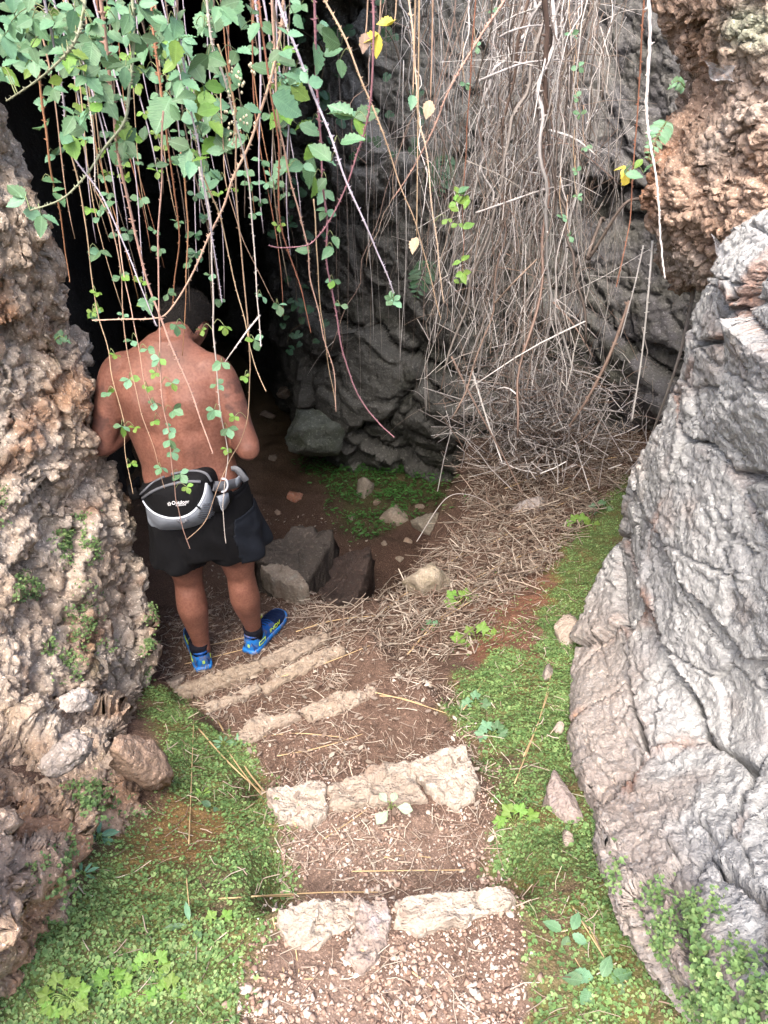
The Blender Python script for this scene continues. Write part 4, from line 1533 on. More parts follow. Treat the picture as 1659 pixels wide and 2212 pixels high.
# arms
SR, ER, WR = np.array([-.575, 2.43, .475]), np.array([-.475, 2.34, .235]), np.array([-.60, 2.60, .27])
SL, EL, WL = np.array([-.912, 2.44, .475]), np.array([-1.00, 2.37, .235]), np.array([-.87, 2.62, .27])
for S, E, Wp in ((SR, ER, WR), (SL, EL, WL)):
    sd = 1 if S is SR else -1
    mb.add(*limb([S + (-.05 * sd, 0, .02), S, lerp(S, E, .35) + (.006 * sd, 0, 0), lerp(S, E, .7), E], [.060, .062, .056, .048, .043]))
    mb.add(*limb([lerp(S, E, .88), E + (0, -.004, -.006), lerp(E, Wp, .3) + (0, 0, -.004), lerp(E, Wp, .7), Wp], [.040, .041, .048, .037, .027]))
    # hand: palm, four fingers closed round the phone, thumb
    fwd = (Wp - E) / np.linalg.norm(Wp - E)
    inn = np.array([-sd * 1.0, .15, .25])
    inn /= np.linalg.norm(inn)
    up = np.cross(inn, fwd) * sd
    pc_ = Wp + fwd * .045
    mb.add(*limb([Wp - fwd * .01, Wp + fwd * .03, Wp + fwd * .085], [.024, .034, .030], 12, 10))
    for k in range(4):
        b0 = Wp + fwd * .085 + up * (.027 - .018 * k)
        ln = [.030, .034, .031, .025][k]
        mb.add(*limb([b0 - fwd * .02, b0 + fwd * ln * .5 + inn * .008, b0 + fwd * ln * .55 + inn * .036, b0 + fwd * ln * .1 + inn * .052], [.0098, .0092, .0086, .0075], 10, 12))
    b0 = Wp + fwd * .03 + up * .026
    mb.add(*limb([b0, b0 + up * .020 + fwd * .022 + inn * .012, b0 + up * .022 + fwd * .045 + inn * .028], [.012, .011, .0088], 10, 10))
# legs
HPR, KR, AR = np.array([-.595, 2.395, -.12]), np.array([-.580, 2.405, -.40]), np.array([-.572, 2.475, -.775])
HPL, KL, AL = np.array([-.785, 2.375, -.12]), np.array([-.786, 2.375, -.40]), np.array([-.782, 2.375, -.775])
for Hp, K, A in ((HPR, KR, AR), (HPL, KL, AL)):
    bk = np.array([0, -.012, 0])
    mb.add(*limb([Hp, lerp(Hp, K, .5), lerp(Hp, K, .85), K, lerp(K, A, .18) + bk, lerp(K, A, .36) + bk * 1.2, lerp(K, A, .62) + bk * .6, lerp(K, A, .86), A, A + (0, .015, -.045)],
                 [.096, .080, .062, .057, .060, .062, .049, .038, .036, .030], 20, 40))
V, N, F = fuse(mb, 'person_tmp', .0055, 9)
# muscles and spine of the back
spx = np.interp(V[:, 2], [-.1, .6], [-.692, -.740])
bk = (N[:, 1] < -.2) & (V[:, 2] > -.1) & (V[:, 2] < .58) & (np.abs(V[:, 0] + .72) < .24)
dx = V[:, 0] - spx
d = -.011 * np.exp(-(dx / .020) ** 2) * sstep(.02, .12, V[:, 2]) * sstep(.56, .45, V[:, 2])
d += .008 * (np.exp(-((np.abs(dx) - .048) / .026) ** 2)) * sstep(.02, .1, V[:, 2]) * sstep(.36, .22, V[:, 2])
d += .012 * np.exp(-(((np.abs(dx) - .098) / .042) ** 2 + ((V[:, 2] - .405) / .055) ** 2))
d -= .007 * np.exp(-(((np.abs(dx) - .075) / .03) ** 2 + ((V[:, 2] - .325) / .03) ** 2))
d += .008 * np.exp(-(((np.abs(dx) - .145) / .035) ** 2 + ((V[:, 2] - .10) / .035) ** 2))
V = V + N * (d * bk)[:, None]
# hollow of the knee, calf split
for K, A in ((KR, AR), (KL, AL)):
    m = np.exp(-(((V[:, 0] - K[0]) / .022) ** 2 + ((V[:, 2] - K[2]) / .03) ** 2)) * (N[:, 1] < -.3)
    V = V - N * (.008 * m)[:, None]
tint = np.ones((len(V), 3))
# ink on the upper arms
for S, E in ((SR, ER), (SL, EL)):
    ax = (E - S) / np.linalg.norm(E - S)
    q = V - S
    t = q @ ax
    r = np.linalg.norm(q - t[:, None] * ax, axis=1)
    out = np.sign(E[0] - S[0]) * q[:, 0]
    ink = sstep(.02, .05, t) * sstep(.24, .19, t) * (r < .085) * (out > .035) * np.clip(.5 + 3 * fbm(V * 26, 2), 0, 1)
    tint = mixc(tint, (.42, .46, .55), ink * .75)
tint = mixc(tint, (.80, .74, .72), sstep(.62, .72, V[:, 2]) * .0)
person = mesh_obj('person', V, F, M_SKIN, None, True, tint)
tag(person, 'bare-backed person in black shorts and blue shoes seen from behind, head bent', 'person')


def child(name, V, F, mat, parent=person, smooth=True):
    return mesh_obj(name, V, F, mat, parent, smooth)


# hair: cropped cap following the skull
q = ICO4[0] * (.0855, .1065, .122)
fv = q.copy()
keep = (q[:, 2] > .035 - .0 * q[:, 1]) | ((q[:, 1] < -.012) & (q[:, 2] > -.052 + .25 * np.abs(q[:, 0])))
keep &= ~((q[:, 1] > .062) & (q[:, 2] < .06))
q = q + (q / np.linalg.norm(q, axis=1)[:, None]) * (.004 * fbm(q * 60, 3) + .003)[:, None]
fk = ICO4[1][keep[ICO4[1]].all(1)]
hq = q @ HR.T + HC
# inner shell so that the cap has thickness
inner = (q * .93) @ HR.T + HC
gh = np.random.default_rng(8)
nh = 5200
ti = fk[gh.integers(0, len(fk), nh)]
w3 = gh.dirichlet((1, 1, 1), nh)
hb = (hq[ti] * w3[..., None]).sum(1)
hn = hb - HC
hn /= np.linalg.norm(hn, axis=1)[:, None]
down = np.array([-.1, -.5, -.8]) + gh.normal(0, .35, (nh, 3))
hd = hn * .75 + (down - hn * (down * hn).sum(1)[:, None]) * .6
hd /= np.linalg.norm(hd, axis=1)[:, None]
hs = np.cross(hd, gh.normal(size=(nh, 3)))
hs /= np.linalg.norm(hs, axis=1)[:, None]
hl = gh.uniform(.007, .016, (nh, 1))
hv3 = np.stack([hb - hn * .002 - hs * .0007, hb - hn * .002 + hs * .0007, hb + hd * hl], 1).reshape(-1, 3)
hf3 = np.arange(nh * 3).reshape(-1, 3) + 2 * len(q)
child('hair', np.concatenate([hq, inner, hv3]), np.concatenate([fk, fk[:, ::-1] + len(q), hf3]), M_HAIR)
# shorts
mb = MB()
V, F = loft([((-.695, 2.39, .055), (.190, 0, 0), (0, .146, 0)), ((-.694, 2.39, -.02), (.200, 0, 0), (0, .155, 0)), ((-.690, 2.39, -.12), (.202, 0, 0), (0, .152, 0)), ((-.688, 2.39, -.215), (.185, 0, 0), (0, .138, 0))], 40)
mb.add(V, F)
V, F = loft([((-.785, 2.38, -.06), (.105, 0, 0), (0, .13, 0)), ((-.790, 2.37, -.18), (.112, 0, 0), (0, .128, 0)), ((-.795, 2.362, -.265), (.108, 0, -.012), (0, .120, 0))], 32)
mb.add(V, F)
V, F = loft([((-.60, 2.39, -.06), (.112, 0, 0), (0, .13, 0)), ((-.588, 2.40, -.17), (.116, 0, .0), (0, .128, 0)), ((-.583, 2.405, -.252), (.114, 0, .016), (0, .122, 0))], 32)
mb.add(V, F)
V, N, F = fuse(mb, 'shorts_tmp', .007, 4)
fold = .012 * fbm(V * (9, 9, 3.2), 3) + .006 * np.sin(V[:, 0] * 55 + 6 * noise(V * 6)) * sstep(.0, -.2, V[:, 2])
V = V + N * (fold * sstep(.05, -.05, V[:, 2]))[:, None]
shorts = child('shorts', V, F, M_BLACK)
# navy outer panel of the far leg, lying on the shorts
fc = np.concatenate([np.concatenate([f, f[:, :1]], 1) if f.shape[1] == 3 else f for f in F])
pv = V + N * .005
sel = (V[:, 0] > -.555 + .25 * (V[:, 1] - 2.30) + .05 * np.clip(V[:, 2] + .25, 0, 1)) & (V[:, 2] < -.03) & (V[:, 2] > -.272)
fs = fc[sel[fc].all(1)]
pv = pv + np.c_[np.full(len(V), .016), np.zeros(len(V)), np.zeros(len(V))] * (sstep(-.05, -.25, V[:, 2]) * (1 + .6 * np.sin(V[:, 1] * 60)))[:, None]
o = child('side_panel', pv, fs, M_NAVY, shorts)
so = o.modifiers.new('t', 'SOLIDIFY')
so.thickness = .004
# waistband
th = np.linspace(0, 2 * math.pi, 48, endpoint=False)
rr = [(.058, .004), (.072, .006), (.072, -.002), (.04, -.002)]
P = np.array([np.stack([-.696 + (.186 + e) * np.cos(th), 2.39 + (.142 + e) * np.sin(th), np.full(48, z)], -1) for z, e in rr])
child('waistband', P, grid_faces(4, 48, True), M_BLACK, shorts)


def text_mesh(txt, size, extr=.0006):
    cu = bpy.data.curves.new('txt', 'FONT')
    cu.body = txt
    cu.size = size
    cu.extrude = extr
    cu.align_x = 'CENTER'
    cu.align_y = 'CENTER'
    o = bpy.data.objects.new('txt', cu)
    COL.objects.link(o)
    dg = bpy.context.evaluated_depsgraph_get()
    me = bpy.data.meshes.new_from_object(o.evaluated_get(dg))
    bpy.data.objects.remove(o)
    V = np.zeros(len(me.vertices) * 3)
    me.vertices.foreach_get('co', V)
    F = {}
    for p in me.polygons:
        F.setdefault(len(p.vertices), []).append(p.vertices[:])
    out = []
    for k, f in F.items():
        f = np.array(f)
        if k <= 4:
            out.append(f)
        else:
            for i in range(1, k - 1):
                out.append(f[:, [0, i, i + 1]])
    return V.reshape(-1, 3), out


# shoes
def shoe(side, heel, toe):
    d = np.array([toe[0] - heel[0], toe[1] - heel[1], 0])
    d /= np.linalg.norm(d)
    x = np.array([d[1], -d[0], 0])
    M = np.stack([x, d, np.array([0, 0, 1.0])])          # local (x,y,z) -> world
    org = np.array([heel[0], heel[1], GZ])
    to = lambda V: np.asarray(V).reshape(-1, 3) @ M + org
    ys = np.array([0, .02, .05, .09, .13, .17, .21, .245, .268, .278])
    hw = np.array([.026, .034, .037, .036, .038, .044, .047, .043, .030, .010])
    hh = np.array([.082, .088, .088, .084, .078, .066, .054, .046, .038, .030])
    ys2 = np.linspace(0, .278, 40)
    w2, h2 = np.interp(ys2, ys, hw), np.interp(ys2, ys, hh)
    # upper
    th = np.linspace(0, math.pi, 15)
    P = np.array([np.stack([w * np.sign(np.cos(th)) * np.abs(np.cos(th)) ** .75, np.full(15, y), .022 + (h - .022) * np.sin(th) ** .6], -1) for y, w, h in zip(ys2, w2, h2)])
    P[:, :, 0] *= 1 - .18 * sstep(.03, .09, P[:, :, 2]) * 1
    P[:, :, 2] += .0015 * np.sin(P[:, :, 1] * 260) * sstep(.1, .2, P[:, :, 1])
    up = child('shoe', to(P), grid_faces(40, 15), M_BLUE)
    tag(up, 'blue trail shoe with lime lettering')
    V, F = loft([(P[0].mean(0) + (0, .001, 0), (.026, 0, 0), (0, 0, .03)), (P[0].mean(0) + (0, .012, 0), (.03, 0, 0), (0, 0, .034))], 20)
    # sole with lugs
    ring = np.concatenate([np.stack([w2 + .004, ys2], -1), np.stack([-w2[::-1] - .004, ys2[::-1]], -1)])
    ring[:, 1] = (ring[:, 1] - .139) * 1.03 + .139
    n = len(ring)
    prof = [(.97, .0), (1.0, .004), (1.03, .012), (1.02, .024), (.97, .028)]
    P2 = np.array([np.c_[(ring - (0, .139)) * s + (0, .139), np.full(n, z) + .006 * sstep(.22, .28, ring[:, 1])] for s, z in prof])
    P2[:2, :, 2] += .003 * (np.arange(n) % 3 == 0)
    ca = np.array([[0, .139, .002], [0, .139, .027]])
    V = np.concatenate([P2.reshape(-1, 3), ca])
    j = np.arange(n)
    F = [grid_faces(5, n, True), np.stack([(j + 1) % n, j, np.full(n, 5 * n)], -1), np.stack([4 * n + j, 4 * n + (j + 1) % n, np.full(n, 5 * n + 1)], -1)]
    child('sole', to(V), F, M_LTBLUE, up)
    # heel counter
    a = np.linspace(-.35, math.pi + .35, 24)
    rows = []
    for z, s in [(.024, 1.03), (.045, 1.05), (.066, 1.03), (.080, .98)]:
        rows.append(np.stack([-.036 * s * np.cos(a), .040 - .042 * s * np.sin(a) + .03 * (np.sin(a) < 0), np.full(24, z) + .006 * np.sin(a)], -1))
    child('heel_counter', to(np.array(rows)), grid_faces(4, 24), M_LTBLUE if side < 0 else M_LTBLUE, up)
    # collar
    th = np.linspace(0, 2 * math.pi, 30)
    c = np.stack([.033 * np.cos(th), .052 + .046 * np.sin(th), .088 - .010 * np.sin(th)], -1)
    Vc, Fc = tube(c, .006, 8, False)
    child('collar', to(Vc), Fc, M_BLUE, up)
    # toe overlay
    k = ys2 > .16
    child('toe_cap', to(P[k] * (1.012, 1, 1.0) + (0, .0005, .0018)), grid_faces(int(k.sum()), 15), M_DKBLUE, up)
    # laces
    for y in (.115, .132, .149, .166, .183):
        h = np.interp(y, ys, hh)
        w = np.interp(y, ys, hw) * .5
        q = np.stack([np.linspace(-w, w, 7), np.full(7, y) + .003 * np.linspace(-1, 1, 7), h + .003 - .006 * np.linspace(-1, 1, 7) ** 2], -1)
        Vl, Fl = tube(q, .0022, 5)
        child('lace', to(Vl), Fl, M_DKBLUE, up)
    # lettering on both flanks, small plate on the heel
    for s in (-1, 1):
        Vt, Ft = text_mesh('INOV', .030)
        Q = np.stack([np.full(len(Vt), 0.0), .155 + s * Vt[:, 0] * 1.0, .048 + Vt[:, 1]], -1)
        Q[:, 0] = s * (np.interp(Q[:, 1], ys, hw) + .0016 + Vt[:, 2] - .10 * np.clip(Q[:, 2] - .045, 0, 1))
        child('lettering', to(Q), Ft, M_LIME, up)
        fr = np.array([(0, .028, .040), (0, .072, .036), (0, .080, .054), (0, .030, .058), (0, .028, .040)])
        fr = np.concatenate([np.linspace(fr[i], fr[i + 1], 5)[:-1] for i in range(4)] + [fr[-1:]])
        fr[:, 0] = s * (np.interp(fr[:, 1], ys, hw) + .0032)
        Vl, Fl = tube(fr, .0012, 5)
        child('lime_outline', to(Vl), Fl, M_LIME, up)
    Vt, Ft = text_mesh('8', .026)
    Q = np.stack([Vt[:, 0] + .004, np.full(len(Vt), -.0045) - Vt[:, 2], .054 + Vt[:, 1]], -1)
    child('lettering', to(Q), Ft, M_LIME, up)
    return to


AH = 0
for side, A, heel, toe in ((1, AR, (-.594, 2.425), (-.490, 2.660)), (-1, AL, (-.775, 2.325), (-.865, 2.560))):
    to = shoe(side, np.array(heel), np.array(toe))
    c = to([(0, .052, .05), (0, .050, .075), (0, .048, .10), (0, .046, .132)])
    V, F = tube(c, [.036, .040, .0415, .0425], 20)
    child('sock', V, F, M_SOCK)

# ================================================================== WAIST PACK
OUT = [(297, 1058), (325, 1044), (355, 1032), (407, 1017), (440, 1013), (458, 1016), (470, 1034), (474, 1068), (468, 1113), (433, 1136), (391, 1146), (341, 1145), (321, 1118), (308, 1082)]


def smooth_closed(A, n, it=4):
    A = np.array(A, float)
    B = np.concatenate([A, A[:1]])
    L = np.concatenate([[0], np.cumsum(np.linalg.norm(np.diff(B, axis=0), axis=1))])
    t = np.linspace(0, L[-1], n, endpoint=False)
    O = np.stack([np.interp(t, L, B[:, i]) for i in range(A.shape[1])], -1)
    for _ in range(it):
        O = .5 * O + .25 * (np.roll(O, 1, 0) + np.roll(O, -1, 0))
    return O


BO = smooth_closed(OUT, 96)
BC = BO.mean(0)
_ang = np.arctan2(BO[:, 1] - BC[1], BO[:, 0] - BC[0])
_rad = np.linalg.norm(BO - BC, axis=1)
_k = np.argsort(_ang)
BACK_Y = 2.245


def bag_pt(u, v, off=0.0):
    """point on the rounded front of the pack"""
    u, v = np.asarray(u, float), np.asarray(v, float)
    a = np.arctan2(v - BC[1], u - BC[0])
    R_ = np.interp(a, _ang[_k], _rad[_k], period=2 * math.pi)
    s = np.clip(np.hypot(u - BC[0], v - BC[1]) / R_, 0, 1)
    D = BACK_Y + .05 * ((u - 395) / 100) ** 2 + .02 - .085 * (1 - s ** 3.2) ** .6 * (1 + .25 * (v - BC[1]) / 65) - off
    return W(u, v, D)


pack = empty('waist_pack', W(395, 1080, 2.22))
tag(pack, 'black and grey waist pack worn on the lower back of the person', 'waist pack')


def pchild(name, V, F, mat, parent=None, smooth=True):
    o = mesh_obj(name, V, F, mat, parent or pack, smooth)
    if parent is None:
        o.matrix_parent_inverse = Matrix.Translation(-Vector(pack.location))
    return o


S_ = [1, .985, .96, .92, .86, .78, .68, .56, .42, .28, .14, .001]
P = np.array([bag_pt(*(BC + (BO - BC) * s).T) for s in S_])
Pb = P[:1] + (0, .05, 0)
P = np.concatenate([Pb, P])
wr = .003 * fbm(P * 30, 3)
P[2:] += (np.array([0, -1.0, .2]) * wr[2:, :, None])
main = pchild('main_pouch', P, grid_faces(len(P), 96, True), M_BLACK)


def arc(pts, r, mat, name, off=.003, n=40, parent=main, flat=1.0):
    A = cat_rom(np.array(pts, float), n)
    V, F = tube(bag_pt(A[:, 0], A[:, 1], off), r, 8)
    return pchild(name, V, F, mat, parent)


z8 = lambda l: [(224.7 + a / 3.84, 985 + b / 3.84) for a, b in l]
PIPE = z8([(325, 372), (360, 425), (420, 475), (500, 508), (580, 518), (660, 505), (730, 470), (790, 405), (832, 320), (850, 225)])
arc(PIPE, .0042, M_PIPING, 'piping')
arc(z8([(318, 352), (400, 295), (500, 252), (600, 226), (700, 212), (800, 214)]), .0052, M_WEB, 'zip')
arc(z8([(300, 320), (400, 225), (500, 170)]), .004, M_WEB, 'zip')
arc(z8([(560, 150), (680, 128), (780, 125), (850, 150), (890, 210)]), .0045, M_WEB, 'zip')
# grey front pocket below the piping
A = cat_rom(np.array(PIPE, float), 50)
low = z8([(335, 390), (352, 470), (372, 560), (440, 612), (560, 622), (680, 610), (800, 578), (900, 520), (935, 420), (880, 250)])
Bq = cat_rom(np.array(low, float), 50)
P = np.array([bag_pt(*lerp(A, Bq, t).T, .002 + .010 * math.sin(math.pi * t) ** .6) for t in np.linspace(0, .985, 12)])
pock = pchild('front_pocket', P, grid_faces(12, 50), M_BAGGREY, main)
for k in range(9):
    a = z8([(770 + 6 * k, 505 - 13 * k), (850 + 4 * k, 520 - 16 * k), (915 - 2 * k, 505 - 17 * k)])
    arc(a, .0014, M_WEB, 'mesh_rib', .013, 12, pock)
arc(z8([(610, 530), (650, 548), (690, 528)]), .007, M_WEB, 'pull_tab', .010, 10, pock)
arc(z8([(770, 415), (800, 440)]), .003, M_BLACK, 'zip_pull', .012, 6, pock)
# lettering
Vt, Ft = text_mesh('Outdoor', .0165)
cx, cy = 224.7 + 622 / 3.84, 985 + 385 / 3.84
kk = px_scale(bag_pt(cx, cy))


def on_bag(Vt, cu, cv, rot=-.10):
    c, s = math.cos(rot), math.sin(rot)
    x, y = Vt[:, 0] / kk, -Vt[:, 1] / kk * 1.0
    uu, vv = cu + c * x - s * y, cv + s * x + c * y
    return bag_pt(uu, vv, .0045) + Vt[:, 2:3] * (0, -1, 0)


pchild('lettering', on_bag(Vt, cx + 3, cy), Ft, M_WHITE, main)
Vt, Ft = text_mesh('PRODUCTS', .0068)
pchild('lettering', on_bag(Vt, cx + 4, cy + 6), Ft, M_WHITE, main)
for k in range(5):
    a = k * 2 * math.pi / 5 + .3
    Vt, Ft = text_mesh('o', .009)
    pchild('emblem', on_bag(Vt + (.0045 * math.cos(a), .0045 * math.sin(a), 0), cx - 21, cy + 3), Ft, M_WHITE, main)


# hip wings, belt, buckle
def ribbon(pts, width, thick, mat, name, up=(0, .1, 1)):
    P = cat_rom(np.array(pts, float), 24)
    T = np.gradient(P, axis=0)
    T /= np.linalg.norm(T, axis=1)[:, None]
    U = np.asarray(up, float) - T * (T @ np.asarray(up, float))[:, None]
    U /= np.linalg.norm(U, axis=1)[:, None]
    Nn = np.cross(T, U)
    wv = np.broadcast_to(cat_rom(np.atleast_1d(np.array(width, float)).reshape(-1, 1), 24)[:, 0] if np.ndim(width) else width, (24,))[:, None]
    R4 = np.stack([P + U * wv + Nn * thick, P - U * wv + Nn * thick, P - U * wv - Nn * thick, P + U * wv - Nn * thick], 1)
    F = [grid_faces(24, 4, True)]
    return pchild(name, R4, F, mat)


ribbon([W(462, 1050, 2.21), W(482, 1050, 2.235), W(500, 1046, 2.28), W(516, 1040, 2.36), W(510, 1022, 2.5), W(470, 1004, 2.56)], .017, .004, M_WEB, 'belt')
ribbon([W(300, 1062, 2.29), W(290, 1068, 2.33), W(280, 1062, 2.42), W(300, 1040, 2.55)], .02, .005, M_BLACK, 'belt')
ribbon([W(462, 1085, 2.22), W(478, 1085, 2.23), W(490, 1078, 2.26), W(500, 1066, 2.29)], [.034, .034, .026, .016], .006, M_BLACK, 'hip_wing')
ribbon([W(474, 1088, 2.212), W(484, 1082, 2.225), W(492, 1074, 2.25)], [.030, .026, .018], .005, M_BAGGREY, 'hip_panel')
ribbon([W(500, 1012, 2.34), W(512, 1014, 2.335), W(524, 1028, 2.33), W(532, 1038, 2.335)], [.008, .012, .012, .011], .003, M_WEB, 'strap_tail', (.5, 0, 1))
V, F = loft([(W(506, 1046, 2.30), (.008, .004, 0), (0, 0, .016)), (W(506, 1046, 2.30) + (.016, .03, .002), (.008, .004, 0), (0, 0, .017))], 12)
pchild('buckle', V, F, M_BAGGREY)
hk = cat_rom(np.array([(478, 1034, 2.225), (488, 1036, 2.22), (492, 1048, 2.22), (487, 1060, 2.222), (478, 1062, 2.225)]), 20)
V, F = tube(W(hk[:, 0], hk[:, 1], hk[:, 2]), .0035, 8)
pchild('hook', V, F, M_PIPING)
# ================================================================== BRAMBLES
rb = np.random.default_rng(21)
M_STEM = attr_mat('bramble_stem', .7, .3, vary=.12, bump=[(160, .4)])


def leaf_shape(seed, width=.62, serr=.09, curl=.16, fold=.22, blunt=.85):
    g = np.random.default_rng(seed)
    k = 13
    t = np.linspace(0, 1, k)
    w = width / 2 * np.sin(math.pi * t ** blunt) ** .88 * (1 - .25 * t ** 4)
    w[0] = .012
    w[-1] = .004
    s = 1 + serr * np.where(np.arange(k) % 2, 1, -1)
    wl, wr_ = w * s * g.uniform(.93, 1.07, k), w * np.roll(s, 1) * g.uniform(.93, 1.07, k)
    cz = -curl * t * t + .03 * np.sin(3 * t + seed)
    rip = .018 * np.where(np.arange(k) % 2, 1, -1)
    mid = np.stack([.03 * np.sin(2 * t + seed), t, cz], -1)
    L = np.stack([mid[:, 0] - wl, t + .02, cz + fold * wl + rip], -1)
    R_ = np.stack([mid[:, 0] + wr_, t + .02, cz + fold * wr_ - rip], -1)
    V = np.stack([L, mid, R_], 1).reshape(-1, 3)
    return V, grid_faces(k, 3)[:, ::-1]


def leaf_mat(name, col, vary=.28, trans=.22, rough=.42):
    m = attr_mat(name, rough, .45, base=col, vary=vary, trans=trans)
    nt = m.node_tree
    b = nt.nodes['Principled BSDF']
    tc = nt.nodes.new('ShaderNodeTexCoord')
    sx = nt.nodes.new('ShaderNodeSeparateXYZ')
    nt.links.new(tc.outputs['Object'], sx.inputs[0])

    def mth(op, a, c):
        n = nt.nodes.new('ShaderNodeMath')
        n.operation = op
        for i, x in enumerate((a, c)):
            if hasattr(x, 'node'):
                nt.links.new(x, n.inputs[i])
            elif x is not None:
                n.inputs[i].default_value = x
        return n.outputs[0]
    ax = mth('ABSOLUTE', sx.outputs[0], None)
    ph = mth('MULTIPLY', mth('SUBTRACT', sx.outputs[1], mth('MULTIPLY', ax, .75)), 44.0)
    vein = mth('POWER', mth('ABSOLUTE', mth('COSINE', ph, None), None), 14.0)
    rib = mth('LESS_THAN', ax, .014)
    v = mth('MAXIMUM', mth('MULTIPLY', vein, .55), rib)
    src = b.inputs['Base Color'].links[0].from_socket
    blot = tex_noise(nt, 5, 3, .6, tc.outputs['Object'])
    r = ramp(nt, blot.outputs[0], [(.35, (.78, .78, .78)), (.65, (1.08, 1.08, 1.0))])
    c2 = mixn(nt, 1.0, src, r.outputs[0], 'MULTIPLY')
    c3 = mixn(nt, mth('MULTIPLY', v, .35), c2, tuple(min(1, x * 1.6 + .05) for x in col))
    nt.links.new(c3, b.inputs['Base Color'])
    bp = nt.nodes.new('ShaderNodeBump')
    bp.inputs['Strength'].default_value = .3
    bp.inputs['Distance'].default_value = .02
    bp.invert = True
    nt.links.new(v, bp.inputs['Height'])
    nt.links.new(bp.outputs[0], b.inputs['Normal'])
    return m


M_LEAF = {'green': leaf_mat('bramble_leaf_green', srgb(98, 136, 102), .38, .25, .4), 'young': leaf_mat('bramble_leaf_young', srgb(112, 146, 66), .2, .3), 'yellow': leaf_mat('bramble_leaf_yellow', srgb(206, 190, 84), .1, .25),
          'dead': leaf_mat('bramble_leaf_dead', srgb(166, 144, 126), .2, .1, .8), 'dark': leaf_mat('ivy_leaf', srgb(52, 84, 56), .25, .12), 'blue': leaf_mat('spurge_leaf', srgb(92, 138, 110), .15, .15), 'pale': leaf_mat('pale_leaf', srgb(146, 166, 142), .1, .15)}
_lm = {}


def leaf_data(kind, mat):
    key = (kind, mat)
    if key not in _lm:
        if kind < 4:
            V, F = leaf_shape(kind, [.66, .58, .72, .62][kind], .09, [.14, .2, .1, .24][kind], [.2, .26, .14, .3][kind])
        elif kind == 4:     # narrow blade (spurge, fern pinna)
            V, F = leaf_shape(4, .30, .0, .22, .2, 1.1)
        elif kind == 5:     # small obovate leaflet
            V, F = leaf_shape(5, .74, .05, .12, .18, 1.25)
        elif kind == 6:     # ivy, five points
            a = np.linspace(-math.pi * .95, math.pi * .95, 31) + math.pi / 2
            r = .36 + .22 * np.abs(np.cos((a - math.pi / 2) * 1.25)) ** 1.5
            V = np.concatenate([[(0, .40, .03)], np.stack([np.cos(a) * r, .42 + np.sin(a) * r, -.06 * r * r * 4 + .02 * np.cos(5 * a)], -1)])
            F = np.stack([np.zeros(30, int), 1 + np.arange(30), 2 + np.arange(30)], -1)
        elif kind == 7:     # lobed, celery-like
            a = np.linspace(-math.pi * .86, math.pi * .86, 43) + math.pi / 2
            r = .43 + .075 * np.cos((a - math.pi / 2) * 4.6) + .045 * np.cos((a - math.pi / 2) * 14)
            V = np.concatenate([[(0, .30, .0)], np.stack([np.cos(a) * r, .42 + np.sin(a) * r, .05 * np.cos(4.6 * (a - 1.57)) - .12 * r * r], -1)])
            F = np.stack([np.zeros(42, int), 1 + np.arange(42), 2 + np.arange(42)], -1)
        me = mesh_data('leaf', V, F)
        me.materials.append(M_LEAF[mat])
        _lm[key] = me
    return _lm[key]


CAMUP = np.array([0, sP, cP])
N_LEAF = [0]


def put_leaf(parent, p, ang, length, kind=None, mat='green', up=.7, jit=.35, base=None, wide=1.0):
    """ang: direction of the tip as the photograph shows it, 0 = right, 90 = up"""
    p = np.asarray(p, float)
    tc = CAM - p
    tc /= np.linalg.norm(tc)
    n = tc * .75 + np.array([0, 0, up]) + rb.normal(0, jit, 3)
    n /= np.linalg.norm(n)
    a = math.radians(ang)
    d = np.array([math.cos(a), 0, 0]) + CAMUP * math.sin(a)
    d = d - n * d.dot(n)
    d /= np.linalg.norm(d)
    x = np.cross(d, n)
    k = int(rb.integers(0, 4)) if kind is None else kind
    o = bpy.data.objects.new('leaf', leaf_data(k, mat))
    COL.objects.link(o)
    o.parent = parent
    M = Matrix(((x[0] * wide, d[0], n[0], 0), (x[1] * wide, d[1], n[1], 0), (x[2] * wide, d[2], n[2], 0), (0, 0, 0, 1)))
    M = Matrix.Translation(p) @ M @ Matrix.Scale(length, 4)
    if base is not None:
        o.matrix_parent_inverse = Matrix.Translation(-Vector(base))
    o.matrix_basis = M
    N_LEAF[0] += 1
    return o


